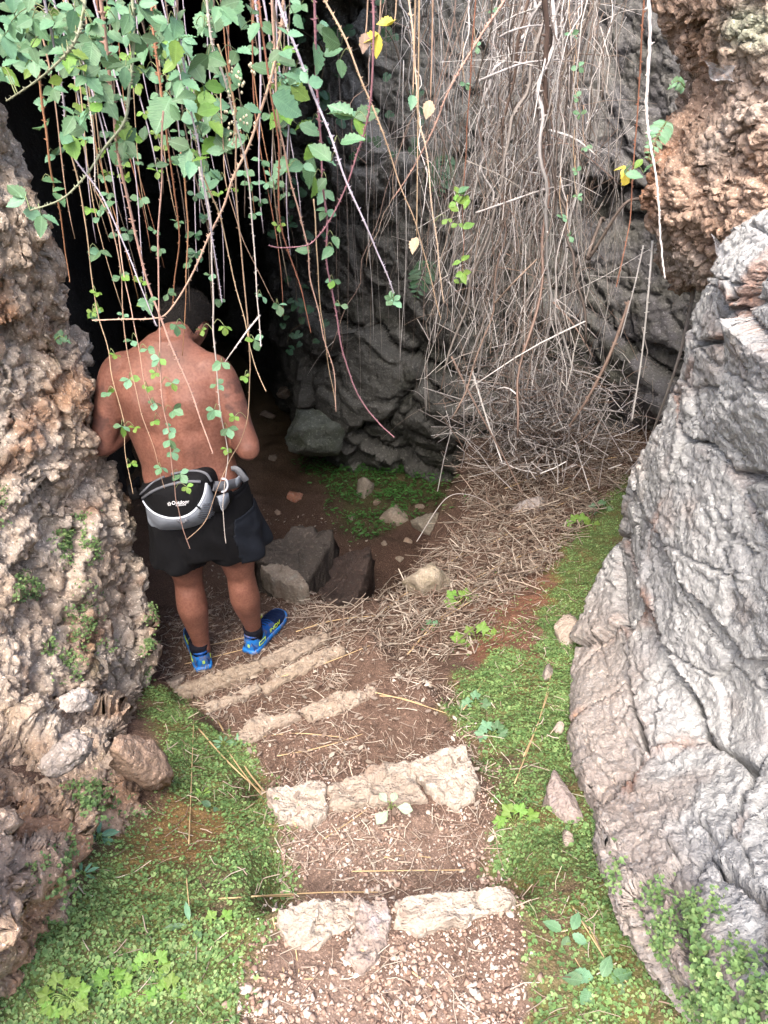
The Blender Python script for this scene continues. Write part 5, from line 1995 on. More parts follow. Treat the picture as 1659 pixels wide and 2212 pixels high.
def stem_mesh(mb, P, r0, r1, col, thorn=0.0, sides=5, rng=rb, knob=0.0):
    n = len(P)
    R_ = np.linspace(r0, r1, n) * (1 + .08 * np.sin(np.arange(n) * 1.3))
    if knob:
        R_ = R_ * (1 + knob * np.clip(rng.normal(0, 1, n), -1, 2))
        P = P + rng.normal(0, r0 * .12, P.shape)
    V, F = tube(P, R_, sides)
    c = np.broadcast_to(np.asarray(col), (len(V), 3)) * (1 + .18 * fbm(V * 40, 2))[:, None]
    mb.add(V, F, c)
    if thorn:
        L = np.linalg.norm(np.diff(P, axis=0), axis=1).sum()
        m = int(L / thorn)
        if m:
            t = rng.uniform(0, n - 1.01, m)
            i = t.astype(int)
            f = (t - i)[:, None]
            q = P[i] * (1 - f) + P[i + 1] * f
            T = P[i + 1] - P[i]
            T /= np.linalg.norm(T, axis=1)[:, None] + 1e-9
            a = rng.normal(size=(m, 3))
            a -= T * (a * T).sum(1)[:, None]
            a /= np.linalg.norm(a, axis=1)[:, None]
            rr = np.interp(t, np.arange(n), R_)[:, None]
            ln = rr * rng.uniform(1.3, 2.4, (m, 1)) + .0015
            b = np.cross(T, a)
            base = q + a * rr * .7
            Vt = np.stack([base + T * rr * .9, base - T * rr * .9 + b * rr * .4, base - T * rr * .9 - b * rr * .4, base + a * ln - T * ln * .35], 1)
            f0 = np.array([(0, 1, 3), (1, 2, 3), (2, 0, 3)])
            Ft = (f0[None] + (np.arange(m) * 4)[:, None, None]).reshape(-1, 3)
            mb.add(Vt.reshape(-1, 3), Ft, np.asarray(col) * .92)


LAV, WHI, ORG, PNK, GRN, PUR, TNN, DIM = srgb(178, 168, 178), srgb(196, 186, 178), srgb(148, 106, 82), srgb(180, 148, 132), srgb(136, 140, 116), srgb(146, 106, 112), srgb(172, 146, 122), srgb(110, 96, 84)
# (label, colour, thickness px, D, points)
CANES = [
    ('long lavender grey bramble cane hanging down to the head of the man', LAV, 5.5, 1.45, [(92, -40), (98, 0), (120, 115), (135, 215), (150, 325), (220, 425), (270, 540), (300, 610), (340, 706)]),
    ('straight whitish cane close beside the long lavender one', WHI, 4.5, 1.40, [(180, -40), (177, 0), (172, 95), (185, 190), (200, 280), (203, 415)]),
    ('thick green grey cane bowing in an arc towards the tan rock', GRN, 8, 1.52, [(286, -50), (288, 100), (282, 190), (270, 260), (225, 320), (185, 380), (130, 430), (65, 455)]),
    ('thick pale cane slanting into the tan rock at the top corner', GRN, 8, 1.38, [(184, -40), (178, 40), (160, 95), (120, 140), (70, 180), (10, 218)]),
    ('lavender cane crossing the black cave mouth, leafy above', LAV, 5, 1.42, [(366, -40), (372, 0), (395, 115), (415, 240), (435, 375), (455, 490), (472, 600), (480, 655)]),
    ('whitish cane hanging right of the head of the man, forked at the end', WHI, 5, 1.47, [(440, -30), (455, 85), (487, 170), (505, 250), (530, 350), (545, 475), (555, 600), (560, 710), (562, 748)]),
    ('thorny pinkish cane reaching down across the bare back', PNK, 7, 1.55, [(215, -40), (225, 60), (240, 180), (252, 300), (277, 430), (300, 540), (325, 635), (365, 730), (385, 780), (415, 855), (435, 915), (460, 980)]),
    ('red brown cane slanting down to the left above the head', PNK, 6.5, 1.62, [(612, -40), (605, 60), (585, 170), (560, 250), (530, 330), (500, 390), (480, 450), (450, 515), (415, 590), (365, 672), (330, 688), (265, 690), (200, 692)]),
    ('stout lavender cane running diagonally to a tuft of small leaves', LAV, 7, 1.6, [(585, -50), (600, 0), (640, 115), (685, 225), (720, 310), (750, 390), (785, 475), (830, 580), (848, 634)]),
    ('tan cane slanting in front of the dark rock face', TNN, 5, 1.85, [(680, -40), (700, 0), (740, 75), (775, 165), (810, 250), (830, 300), (860, 385), (893, 470), (925, 585), (952, 690)]),
    ('orange brown cane with dense thorns at the edge of the cave', ORG, 5, 1.9, [(555, -40), (562, 20), (580, 150), (600, 300), (603, 400), (605, 480), (625, 545), (650, 625), (672, 720)]),
    ('thin reddish cane next to the orange brown one, reaching lower', PNK, 4.5, 1.9, [(585, -30), (590, 60), (600, 250), (620, 360), (645, 450), (665, 530), (670, 600), (690, 675), (700, 730), (720, 800), (725, 890)]),
    ('purple red cane curving low towards the pit', PUR, 5.5, 2.0, [(678, -40), (680, 0), (682, 150), (690, 275), (695, 375), (705, 475), (705, 560), (720, 650), (735, 735), (760, 820), (790, 880), (820, 915), (852, 945)]),
    ('bare white stick hanging in front of the rusty overhang', srgb(206, 196, 190), 8.5, 1.5, [(1396, -60), (1399, -20), (1404, 100), (1397, 225), (1404, 300), (1419, 390), (1424, 500), (1440, 602)]),
    ('pale tan cane hanging straight at the edge of the dry curtain', srgb(196, 172, 152), 5, 2.2, [(880, -40), (884, 0), (897, 125), (904, 250), (919, 325), (934, 450), (949, 575), (957, 655)]),
    ('long pinkish cane slanting down to the left across the dry curtain', PNK, 6, 2.45, [(1105, -40), (1090, 0), (1045, 65), (995, 150), (960, 220), (925, 300), (900, 350), (850, 430)]),
    ('orange cane inside the cave mouth ending at the head', ORG, 5.5, 1.95, [(325, -30), (335, 100), (345, 200), (360, 300), (375, 400), (385, 500), (378, 600), (372, 660)]),
    ('orange brown cane deep in shade beside the tan rock', ORG, 5, 2.2, [(85, 150), (105, 340), (125, 435), (140, 525), (150, 610)]),
    ('long reddish arching cane low over the cave edge', PUR, 5, 1.75, [(800, -40), (806, 120), (796, 230), (785, 290), (772, 330), (750, 400), (715, 470), (685, 510), (660, 530), (610, 535), (580, 530)]),
    ('thin leafy strand hanging by the shoulder near the tan rock', TNN, 3, 1.6, [(150, 325), (172, 400), (186, 480), (199, 588), (216, 690), (235, 763), (243, 815), (266, 908), (272, 981), (289, 1066)]),
    ('thin leafy strand down the left half of the back to the pack', TNN, 3, 1.6, [(203, 410), (222, 440), (240, 480), (260, 588), (269, 704), (284, 798), (301, 879), (319, 932), (336, 981), (356, 1056)]),
    ('short thin strand with two small leaf sprigs on the back', PNK, 2.6, 1.62, [(252, 480), (262, 540), (278, 637), (295, 728), (313, 821), (330, 880), (345, 905)]),
    ('leafy strand hanging along the spine to below the pack', PNK, 3.4, 1.58, [(352, 240), (346, 400), (342, 560), (345, 719), (348, 809), (354, 885), (365, 938), (371, 996), (377, 1071), (385, 1105), (395, 1140), (410, 1186)]),
    ('pale thorny strand past the elbow to the edge of the shorts', WHI, 3.8, 1.6, [(432, 360), (448, 430), (455, 490), (459, 588), (462, 733), (467, 798), (476, 879), (485, 938), (491, 996), (482, 1070), (480, 1100), (487, 1174)]),
    ('thin strand looping from the arm back across the pack', TNN, 3, 1.63, [(508, 260), (512, 420), (520, 560), (537, 733), (540, 821), (534, 897), (520, 952), (494, 996), (465, 1071), (440, 1130), (405, 1165)]),
    ('brown strand ending in the air beyond the shoulder', TNN, 3.5, 1.62, [(440, 380), (462, 430), (480, 480), (502, 588), (528, 690), (552, 786), (575, 846)]),
    ('orange strand hanging beside the jaw', ORG, 4, 1.7, [(392, 330), (402, 430), (405, 520), (403, 617), (394, 768)]),
    ('short white broken twig slanting by the shoulder', WHI, 4.5, 1.55, [(560, 680), (535, 712), (508, 751), (482, 788)]),
    ('thin strand with tiny leaves beyond the white forked cane', TNN, 2.6, 1.7, [(478, 200), (482, 300), (490, 400), (520, 500), (545, 560), (580, 630), (600, 668)]),
    ('thin drooping strand ending over the pit stones', TNN, 3, 2.3, [(676, 430), (684, 530), (690, 620), (700, 720), (712, 800), (724, 880)]),
    ('dull strand hung with yellow green leaflets in the dry curtain', ORG, 3, 2.3, [(1030, -40), (1018, 120), (1010, 250), (1005, 350), (1000, 430), (1000, 520), (998, 610)]),
    ('brown strand carrying a half yellow leaf by the overhang', ORG, 4, 2.1, [(1392, -40), (1386, 80), (1380, 180), (1372, 300), (1366, 380), (1360, 470), (1345, 560), (1332, 620)]),
]
# leaf sprigs: (u, v, leaflets, length px, kind of colour)
SPR1 = [(60, 60, 5, 100), (140, 80, 3, 90), (70, 200, 3, 90), (110, 130, 3, 80), (230, 90, 3, 70), (320, 40, 3, 80), (400, 100, 3, 60), (400, 180, 3, 110), (160, 240, 3, 70), (130, 300, 2, 60), (340, 160, 2, 60), (430, 260, 3, 110), (370, 330, 3, 80),
        (420, 350, 3, 90), (230, 380, 3, 60), (270, 340, 2, 60), (200, 440, 3, 60), (390, 480, 3, 80), (460, 430, 3, 80), (320, 500, 3, 80), (300, 580, 3, 90), (200, 555, 1, 110), (240, 670, 3, 60), (180, 780, 1, 60), (230, 830, 2, 70), (110, 860, 2, 90),
        (180, 930, 3, 80), (540, 610, 5, 90), (500, 720, 1, 90), (570, 690, 1, 90), (620, 610, 2, 60), (720, 630, 2, 60), (670, 720, 2, 50), (730, 680, 1, 70), (760, 80, 1, 90), (840, 120, 2, 90), (870, 50, 2, 90), (1000, 70, 2, 110), (1085, 60, 1, 80),
        (1040, 130, 1, 90), (930, 145, 1, 80), (690, 260, 2, 80), (780, 320, 2, 80), (710, 350, 1, 60), (740, 420, 1, 150), (830, 270, 2, 80), (880, 370, 3, 120), (900, 240, 2, 100), (850, 420, 2, 90), (910, 445, 2, 90), (850, 490, 2, 90), (780, 520, 2, 80),
        (910, 520, 3, 80), (930, 590, 3, 90), (870, 580, 2, 100), (820, 640, 3, 100), (830, 700, 2, 80), (900, 740, 3, 80), (950, 780, 2, 70), (970, 660, 2, 80), (1060, 610, 2, 90), (1030, 380, 2, 80), (1050, 460, 2, 90), (1170, 410, 1, 130), (1230, 470, 3, 100),
        (1250, 370, 3, 90), (1190, 320, 1, 90), (1280, 290, 2, 80), (1300, 350, 2, 80), (1330, 360, 2, 70), (1270, 60, 2, 60), (1220, 220, 3, 80), (1240, 150, 2, 60), (1360, 180, 1, 110), (1475, 195, 1, 110), (1400, 245, 1, 70), (1470, 255, 1, 60), (1380, 100, 2, 50),
        (1300, 20, 3, 60), (1530, 510, 5, 120), (1470, 620, 1, 90), (1290, 540, 1, 80), (1350, 520, 1, 70), (1240, 690, 1, 80), (1310, 710, 2, 70), (1360, 680, 3, 110), (1430, 700, 1, 100), (1360, 760, 1, 80), (1410, 770, 1, 60), (1410, 820, 3, 60), (1410, 910, 3, 50),
        (1440, 1020, 1, 50), (1440, 1070, 1, 60), (1340, 1085, 1, 50), (1440, 1210, 3, 40), (430, 905, 1, 60), (430, 940, 2, 40), (430, 1085, 3, 60), (520, 1195, 3, 40), (640, 1300, 3, 50), (400, 1345, 3, 40), (1470, 1320, 2, 30), (640, 30, 3, 80), (700, 100, 3, 90),
        (610, 160, 3, 80), (1120, 100, 2, 80), (560, 60, 3, 80), (20, 140, 3, 90), (20, 330, 3, 60), (600, 20, 3, 90), (950, 30, 3, 90), (760, 170, 3, 90), (480, 30, 3, 70)]
SPR7 = [(260, 610), (500, 570), (590, 640), (560, 745), (680, 820), (365, 790), (500, 850), (555, 965), (690, 1020), (550, 1100), (205, 890), (310, 1140), (405, 1150), (650, 1150), (995, 1020), (1145, 1070), (1010, 830), (1095, 1155), (1085, 1305), (685, 1330),
        (660, 1240), (375, 1415), (600, 1445), (740, 1495), (790, 1590), (490, 220), (300, 30), (90, 295), (385, 505), (1045, 670), (900, 430), (1070, 400), (1290, 500), (1220, 770), (1350, 180), (1470, 240), (120, 150), (650, 160), (710, 390), (140, 260)]
SPRIGS = [(a / 2, b / 2, n, l / 2 * (1.06 if n > 1 else 1.15), 'green') for a, b, n, l in SPR1]
SPRIGS += [(172.8 + a / 3.4286, 587.6 + b / 3.4286, 3, 15 + 4 * ((i * 7) % 3), 'young' if i % 3 == 0 else 'green') for i, (a, b) in enumerate(SPR7)]
SPRIGS += [(990, 418, 2, 26, 'green'), (1004, 415, 2, 24, 'young'), (985, 435, 2, 24, 'young'), (1015, 432, 2, 28, 'young'), (968, 447, 2, 22, 'young'), (967, 472, 2, 15, 'young'), (990, 483, 2, 15, 'young'), (999, 494, 1, 26, 'young'), (996, 565, 2, 24, 'young'),
           (1000, 590, 3, 24, 'young'), (993, 612, 2, 18, 'young'), (1352, 362, 2, 26, 'yellow'), (1350, 376, 2, 34, 'green'), (1390, 374, 1, 36, 'green'), (1362, 395, 1, 44, 'yellow'), (1370, 365, 1, 22, 'young'), (845, 646, 5, 18, 'green'), (850, 650, 3, 20, 'green')]
extra_rng = np.random.default_rng(77)
for k in range(58):
    u_, v_ = abs(extra_rng.normal(190, 200)), extra_rng.uniform(-30, 150) + 60 * extra_rng.random() ** 2
    if u_ < 640:
        SPRIGS.append((u_, v_, 3, extra_rng.uniform(26, 46), 'green'))

cane_pts = []
for lab, colr, th, D, pts in CANES:
    A = cat_rom(np.array(pts, float), 12 * len(pts))
    cane_pts.append(A)
attach = [[] for _ in CANES]
for sp in SPRIGS:
    best = None
    for ci, A in enumerate(cane_pts):
        d = np.hypot(A[:, 0] - sp[0], A[:, 1] - sp[1])
        j = int(d.argmin())
        if best is None or d[j] < best[0]:
            best = (d[j], ci, j)
    attach[best[1]].append((sp, best[2], best[0]))

for ci, (lab, colr, th, D, pts) in enumerate(CANES):
    A = cane_pts[ci]
    n = len(A)
    Dv = D + .04 * np.sin(np.linspace(0, 4, n) + ci) * (1 if ci != 13 else .3)
    P = W(A[:, 0], A[:, 1], Dv)
    P = P + .004 * np.stack([noise(P * 9 + ci), noise(P * 9 + ci + 30), 0 * P[:, 0]], -1)
    # carry the cane on upwards out of sight, to the bank above
    if A[0, 1] < 0:
        top = P[0] + np.array([[.15, .55, 1.1], [.06, .3, .75], [.02, .1, .35]])
        P = np.concatenate([top, P])
        A = np.concatenate([np.repeat(A[:1], 3, 0), A])
    off = len(P) - n
    k = px_scale(P[len(P) // 2])
    r = th * k / 2
    mb = MB()
    stem_mesh(mb, P, r * 1.05, r * .45, colr, .09 if ci == 13 else (.016 if th > 3.2 else .03), knob=.16 if ci == 13 else 0)
    leaves = []
    for (sp, j, dist) in attach[ci]:
        su, sv, nl, ln, kind = sp
        base = P[min(j + off, len(P) - 1)]
        Dj = base[1] + (rb.uniform(-.05, .10) if nl != 3 or ln > 30 else rb.uniform(-.03, .03))
        if dist > 40:
            Dj += rb.uniform(.05, .35)
        c = W(su, sv, Dj)
        kk_ = px_scale(c)
        if np.linalg.norm(c - base) > r * 2 and dist < 140:
            mid = lerp(base, c, .5) + (0, 0, .015)
            stem_mesh(mb, cat_rom(np.array([base, mid, c]), 7), max(r * .35, .0008), .0007, srgb(120, 128, 88), 0, 4)
        main_a = rb.uniform(0, 360) if nl < 3 else rb.uniform(230, 330)
        angs = {1: [main_a], 2: [main_a, main_a + rb.uniform(60, 150)], 3: [main_a, main_a - 78, main_a + 78], 5: [90, 20, -50, 160, 230]}[nl]
        for q, an in enumerate(angs):
            an += rb.normal(0, 10)
            leaves.append((c, an, ln * kk_ * (1.12 if q == 0 else rb.uniform(.8, 1.0)), 5 if ln < 24 else None, kind))
    o = mb.obj('bramble_cane', M_STEM)
    tag(o, lab, 'bramble', 'hanging bramble canes')
    for (c, an, L, kd, kind) in leaves:
        if kind == 'green' and rb.random() < .12:
            kind = 'young'
        put_leaf(o, c, an, L, kd, kind, jit=.42)

# flower remnants on one cane (dry calyxes)
mb = MB()
pts = [(490, 140), (500, 160), (515, 165), (520, 190), (495, 200), (484, 245), (500, 235), (505, 270), (500, 285), (503, 305), (520, 260), (535, 265), (527, 180), (545, 150), (538, 145)]
for (u_, v_) in pts:
    c = W(u_, v_, 1.42)
    for q in range(3):
        V, F = ICO1
        mb.add(V * (.0022, .0022, .003) + c + rb.normal(0, .004, 3), F, np.array(srgb(186, 176, 150)) * rb.uniform(.7, 1.1))
ln_ = W(np.array([470, 488, 500, 508, 503]), np.array([95, 150, 200, 250, 305]), 1.42)
stem_mesh(mb, cat_rom(ln_, 30), .0016, .001, srgb(150, 130, 104), .0)
o = mb.obj('seed_head', M_STEM)
tag(o, 'withered bramble flower spray with pale dry calyxes', 'seed head')

# single coloured leaves on stems at the top
for (u_, v_, L_, kind, lab) in [(818, 72, 46, 'yellow', 'bright yellow withered leaf at the top of the dry curtain'), (852, 46, 38, 'yellow', 'pale yellow leaf just above and right of the bright one'), (790, 70, 40, 'dead', 'curled brown dead leaf left of the bright yellow leaf'),
                                (930, 215, 40, 'dead', 'pinkish dead leaf hanging in the dry curtain'), (900, 512, 40, 'dead', 'long pale dead leaf hanging low in the dry curtain'), (892, 205, 34, 'green', 'pair leaf of dull green in the dry curtain')]:
    e = empty('dry_leaf' if kind != 'green' else 'hanging_leaf', W(u_, v_, 2.1))
    tag(e, lab, 'leaf')
    P = cat_rom(np.array([W(u_ + 6, -40, 2.12), W(u_ + 3, v_ * .5, 2.12), W(u_, v_, 2.1)]), 14)
    mb = MB()
    stem_mesh(mb, P, .0022, .0012, TNN, 0, 4)
    s_ = mb.obj('stem', M_STEM, e)
    s_.matrix_parent_inverse = Matrix.Translation(-Vector(e.location))
    k = px_scale(W(u_, v_, 2.1))
    for a_ in ((250, 190) if kind == 'yellow' else (260,)):
        put_leaf(e, W(u_, v_, 2.1), a_, L_ * k, None, kind, base=e.location)

# ------------------------------------------------------------------ thin stems in the dark cave mouth
for k in range(44):
    u_ = rb.uniform(50, 640)
    D_ = rb.uniform(1.9, 2.7)
    vend = rb.uniform(330, 700)
    vs = np.linspace(-40, vend, 16)
    uu = u_ + (vs + 40) * (CU - u_) / 3500 * 1.0 + 14 * np.sin(vs / 120 + k)
    P = W(uu, vs, D_)
    mb = MB()
    stem_mesh(mb, P, rb.uniform(.0014, .0034), .001, [DIM, LAV, TNN, DIM, ORG, LAV][k % 6], .03, 4)
    o = mb.obj('bramble_vine', M_STEM)
    tag(o, 'thin dim bramble stem hanging before the black cave mouth', 'bramble', 'thin stems in the cave mouth')
    for q in range(rb.integers(1, 5)):
        j = rb.integers(4, 16)
        lk = ['green', 'dark', 'green', 'young'][k % 4]
        for an in (200, 270, 340):
            put_leaf(o, P[j], an + rb.normal(0, 15), rb.uniform(.016, .030), 5, lk)
# ================================================================== CURTAIN OF DEAD STEMS
rd = np.random.default_rng(99)
DRY = [srgb(190, 184, 180), srgb(152, 144, 138), srgb(212, 207, 204), srgb(122, 110, 102), srgb(176, 170, 168), srgb(144, 124, 112), srgb(104, 94, 88)]  # last, darkest tone stands in for stems in shadow
n_dry = 0
for k in range(150):
    c = rd.random()
    ut = rd.uniform(1150, 1300) if k < 16 else rd.normal(1190, 70) if c < .5 else (rd.uniform(1000, 1320) if c < .85 else rd.uniform(850, 1020))
    ut = min(max(ut, 850), 1345)
    D0 = rd.uniform(2.7, 4.3)
    ub = ut + (CU - ut) * .28 + rd.normal(0, 75)
    vb = rd.uniform(640, 960) if rd.random() < .75 else rd.uniform(380, 700)
    if ut < 1000:
        vb = rd.uniform(400, 880)
    m = 18
    t = np.linspace(0, 1, m)
    vs = -60 + t * (vb + 60)
    wk = np.cumsum(rd.normal(0, 9.0, m))
    us = ut + (ub - ut) * t + rd.uniform(15, 70) * np.sin(t * rd.uniform(2, 6) + k) * t + wk - wk[0] + rd.normal(0, 1.2, m)
    P = cat_rom(W(us, vs, D0 + .15 * t + .12 * np.sin(t * 5 + k)), 34)
    g = Hq(P[:, 0], P[:, 1]) + .02
    ok = P[:, 2] > g
    P = P[:max(6, int(ok.sum()))]
    mb = MB()
    r = rd.uniform(.005, .008) if k < 16 else rd.choice([.0016, .0022, .003, .0042], p=[.45, .33, .15, .07])
    stem_mesh(mb, P, r, r * .6, DRY[k % 7], .05, 4, rd)
    # side twigs
    for q in range(rd.integers(1, 5)):
        j = rd.integers(3, len(P) - 1)
        dr = np.array([rd.normal(0, .16), rd.normal(0, .08), -rd.uniform(-.05, .3)])
        stem_mesh(mb, cat_rom(np.array([P[j], P[j] + dr * .5 + (0, 0, .02), P[j] + dr]), 6), r * .6, r * .35, DRY[(k + 2) % 6], 0, 3, rd)
    o = mb.obj('dry_vine', M_STEM)
    kindl = 'thickest pale dead vine of the dense curtain' if k < 16 else 'thin dead vine at the open cave side of the dense curtain' if ut < 1020 else 'dead vine in the thick middle of the dense curtain' if ut < 1250 else 'dead vine on the overhang side of the dense curtain'
    tag(o, kindl + (', ending halfway down' if vb < 640 else ', reaching the bank'), 'dry vine', kindl + (' short' if vb < 640 else ' long'))

# hair-thin hanging shoots in front of the dark face
for k in range(28):
    ut = rd.uniform(700, 1010)
    D0 = rd.uniform(3.2, 4.8)
    v0, vb = rd.uniform(-60, 300), rd.uniform(560, 900)
    t = np.linspace(0, 1, 14)
    us = ut + (CU - ut) * .2 * t + 6 * np.sin(t * 6 + k)
    P = W(us, v0 + (vb - v0) * t, D0)
    mb = MB()
    stem_mesh(mb, P, .0013, .0009, DRY[k % 7], 0, 3, rd)
    o = mb.obj('thin_shoot', M_STEM)
    tag(o, 'hair thin pale shoot hanging before the darkest part of the rock face', 'shoot', 'hair thin shoots')

# long slanting and lying branches that stand out
for lab, r, pts in [
    ('pale branch sticking out level from the dry curtain, upper', .005, [(1080, 80, 2.9), (1110, 65, 2.85), (1160, 55, 2.9), (1225, 60, 3.0)]),
    ('pale branch slanting out of the dry curtain, below the upper one', .006, [(1035, 175, 2.9), (1080, 155, 2.85), (1140, 135, 2.9), (1230, 128, 3.0)]),
    ('pale branch rising to the right in the middle of the dry curtain', .0055, [(1028, 460, 3.0), (1100, 435, 2.95), (1180, 408, 3.0), (1235, 400, 3.1)]),
    ('white stick slanting at the bottom of the dry curtain', .006, [(1069, 655, 3.1), (1110, 610, 3.0), (1160, 560, 3.0)]),
    ('stout brown cane leaning in from the overhang', .010, [(1300, 470, 3.2), (1270, 560, 3.1), (1345, 445, 3.0), (1390, 430, 3.0)]),
    ('stout thorny grey cane leaning against the dark rocks', .011, [(1360, 650, 3.2), (1320, 760, 3.1), (1270, 860, 3.1), (1230, 920, 3.2)]),
    ('thorny grey cane rising by the huge boulder', .010, [(1500, 620, 2.9), (1470, 760, 2.9), (1430, 880, 3.0), (1390, 985, 3.2)]),
    ('second thorny cane rising by the huge boulder', .008, [(1520, 640, 2.8), (1495, 760, 2.85), (1455, 880, 2.95), (1400, 960, 3.1)]),
    ('thorny dark strand hanging beside the huge boulder', .006, [(1410, 520, 2.7), (1400, 640, 2.7), (1385, 780, 2.75), (1365, 910, 2.8)]),
    ('thin thorny strand left of the dark hanging strand', .004, [(1390, 530, 2.7), (1370, 620, 2.7), (1340, 730, 2.75)]),
    ('thin hoop of grass arching over the straw bank', .0025, [(900, 1170, 3.2), (960, 1080, 3.3), (1010, 1068, 3.3), (1060, 1090, 3.3)]),
    ('grey branch lying across the tangle', .007, [(975, 770, 3.6), (1030, 880, 3.5), (1090, 990, 3.5), (1130, 1070, 3.5)]),
    ('grey branch standing in the tangle next to the lying one', .008, [(1020, 800, 3.6), (1050, 900, 3.55), (1085, 1000, 3.5)])]:
    A = np.array(pts, float)
    P = cat_rom(W(A[:, 0], A[:, 1], A[:, 2]), 30)
    mb = MB()
    stem_mesh(mb, P, r * .75, r * .45, DRY[len(lab) % 6], .03, 5, rd)
    o = mb.obj('dry_branch', M_STEM)
    tag(o, lab, 'branch')

# tangle where the curtain meets the bank
M_TWIG = attr_mat('dead_twigs', .8, .25)
n = 1500
uu = np.clip(rd.normal(1170, 95, n), 960, 1400)
vv = np.clip(rd.normal(885, 65, n), 660, 1010)
keep = vv > 640 + np.abs(uu - 1180) * .5
uu, vv = uu[keep], vv[keep]
n = len(uu)
Dg = np.minimum(ground_D(uu, np.maximum(vv, 940)), 5.0)
Pq = W(uu, vv, Dg - rd.uniform(.25, .9, n))
o = straw('twig_tangle', Pq, np.clip(rd.lognormal(math.log(.16), .5, n), .05, .5), rd.uniform(.0012, .0036, n), rd.uniform(0, 6.28, n), rd.normal(.1, .6, n), np.array(DRY)[rd.integers(0, 6, n)] * rd.uniform(.7, 1.15, (n, 1)), M_TWIG, rd, np.zeros(n))
tag(o, 'tangle of dead twigs at the foot of the dry curtain', kind='stuff')
n = 650
uu, vv = rd.normal(1150, 110, n), rd.uniform(0, 760, n)
k_ = (uu > 900) & (uu < 1340)
uu, vv = uu[k_], vv[k_]
n = len(uu)
Pq = W(uu, vv, rd.uniform(3.0, 4.4, n))
o = straw('fine_twigs', Pq, rd.uniform(.10, .5, n), rd.uniform(.0010, .0022, n), rd.uniform(0, 6.28, n), rd.choice([-1, 1], n) * rd.normal(1.1, .35, n), np.array(DRY)[rd.integers(0, 6, n)] * rd.uniform(.6, 1.1, (n, 1)), M_TWIG, rd, np.zeros(n))
tag(o, 'fine dead side twigs filling the dry curtain', kind='stuff')
# small green sprigs in the curtain
for (u_, v_) in [(1235, 75), (1250, 145), (1245, 210), (1253, 245), (1265, 318), (1245, 370), (1247, 425), (1215, 470), (1005, 180), (1065, 22), (1030, 100), (1230, 510)]:
    e = empty('green_sprig', W(u_, v_, 2.7))
    tag(e, 'tiny three-leaved green sprig sprouting in the dead curtain', 'sprig', 'green sprigs in the dead curtain')
    mb = MB()
    P = cat_rom(np.array([W(u_ - 4, v_ - 90, 2.75), W(u_ - 6, v_ - 40, 2.72), W(u_, v_, 2.7)]), 10)
    stem_mesh(mb, P, .0016, .001, TNN, 0, 3, rd)
    s_ = mb.obj('stem', M_STEM, e)
    s_.matrix_parent_inverse = Matrix.Translation(-Vector(e.location))
    k = px_scale(W(u_, v_, 2.7))
    for an in (20, 160, 270):
        put_leaf(e, W(u_, v_, 2.7), an + rb.normal(0, 25), rb.uniform(11, 17) * k, 5, 'green', base=e.location)

# ------------------------------------------------------------------ stalks lying on the steps, one by one
STK = [([(545, 1945), (700, 1935), (830, 1935)], 3.5), ([(470, 1950), (560, 1945), (690, 1942)], 4), ([(760, 1890), (900, 1888), (1005, 1887)], 3.2), ([(830, 1860), (870, 1855), (930, 1860)], 3), ([(410, 1830), (415, 1700), (420, 1560)], 2.6),
       ([(405, 1900), (410, 1960), (418, 2000)], 3), ([(470, 1560), (540, 1680), (640, 1790)], 5), ([(430, 1580), (500, 1660), (590, 1740)], 4), ([(480, 1610), (560, 1720), (650, 1800)], 3.5), ([(780, 2060), (880, 2100), (990, 2190)], 5),
       ([(800, 1500), (880, 1520), (965, 1548)], 3), ([(1130, 1640), (1165, 1560), (1195, 1440)], 3), ([(1110, 1700), (1150, 1600), (1185, 1500)], 2.6), ([(820, 1510), (870, 1515), (940, 1540)], 2.5), ([(1000, 1540), (1030, 1500), (1050, 1470)], 2.6),
       ([(590, 1990), (610, 2080), (620, 2160)], 3), ([(560, 2120), (620, 2125), (680, 2122)], 4), ([(640, 2060), (650, 2130), (655, 2190)], 3), ([(1010, 2190), (1060, 2150), (1090, 2110)], 3), ([(700, 1820), (760, 1780), (800, 1750)], 2.6),
       ([(1230, 1960), (1280, 2040), (1330, 2120)], 4), ([(1250, 1950), (1290, 2030), (1320, 2090)], 3.5), ([(1200, 2000), (1240, 2080), (1290, 2160)], 3), ([(1270, 2010), (1300, 2070), (1350, 2130)], 3), ([(880, 1420), (960, 1330), (1090, 1230)], 4), ([(820, 1330), (900, 1270), (1000, 1200)], 4),
       ([(1000, 1270), (1100, 1215), (1230, 1170)], 3.6), ([(930, 1360), (1040, 1290), (1180, 1220)], 3.4), ([(1100, 1120), (1200, 1070), (1340, 1010)], 3.6), ([(1060, 1180), (1180, 1110), (1300, 1050)], 3.6), ([(1090, 1060), (1230, 1010), (1380, 985)], 4),
       ([(640, 1370), (720, 1345), (820, 1335)], 3), ([(400, 1440), (480, 1420), (560, 1400)], 2.6), ([(420, 1405), (520, 1385), (600, 1360)], 2.4), ([(600, 1470), (700, 1440), (800, 1400)], 2.8), ([(560, 1600), (640, 1590), (740, 1600)], 2.6), ([(600, 1640), (700, 1620), (790, 1590)], 2.6)]
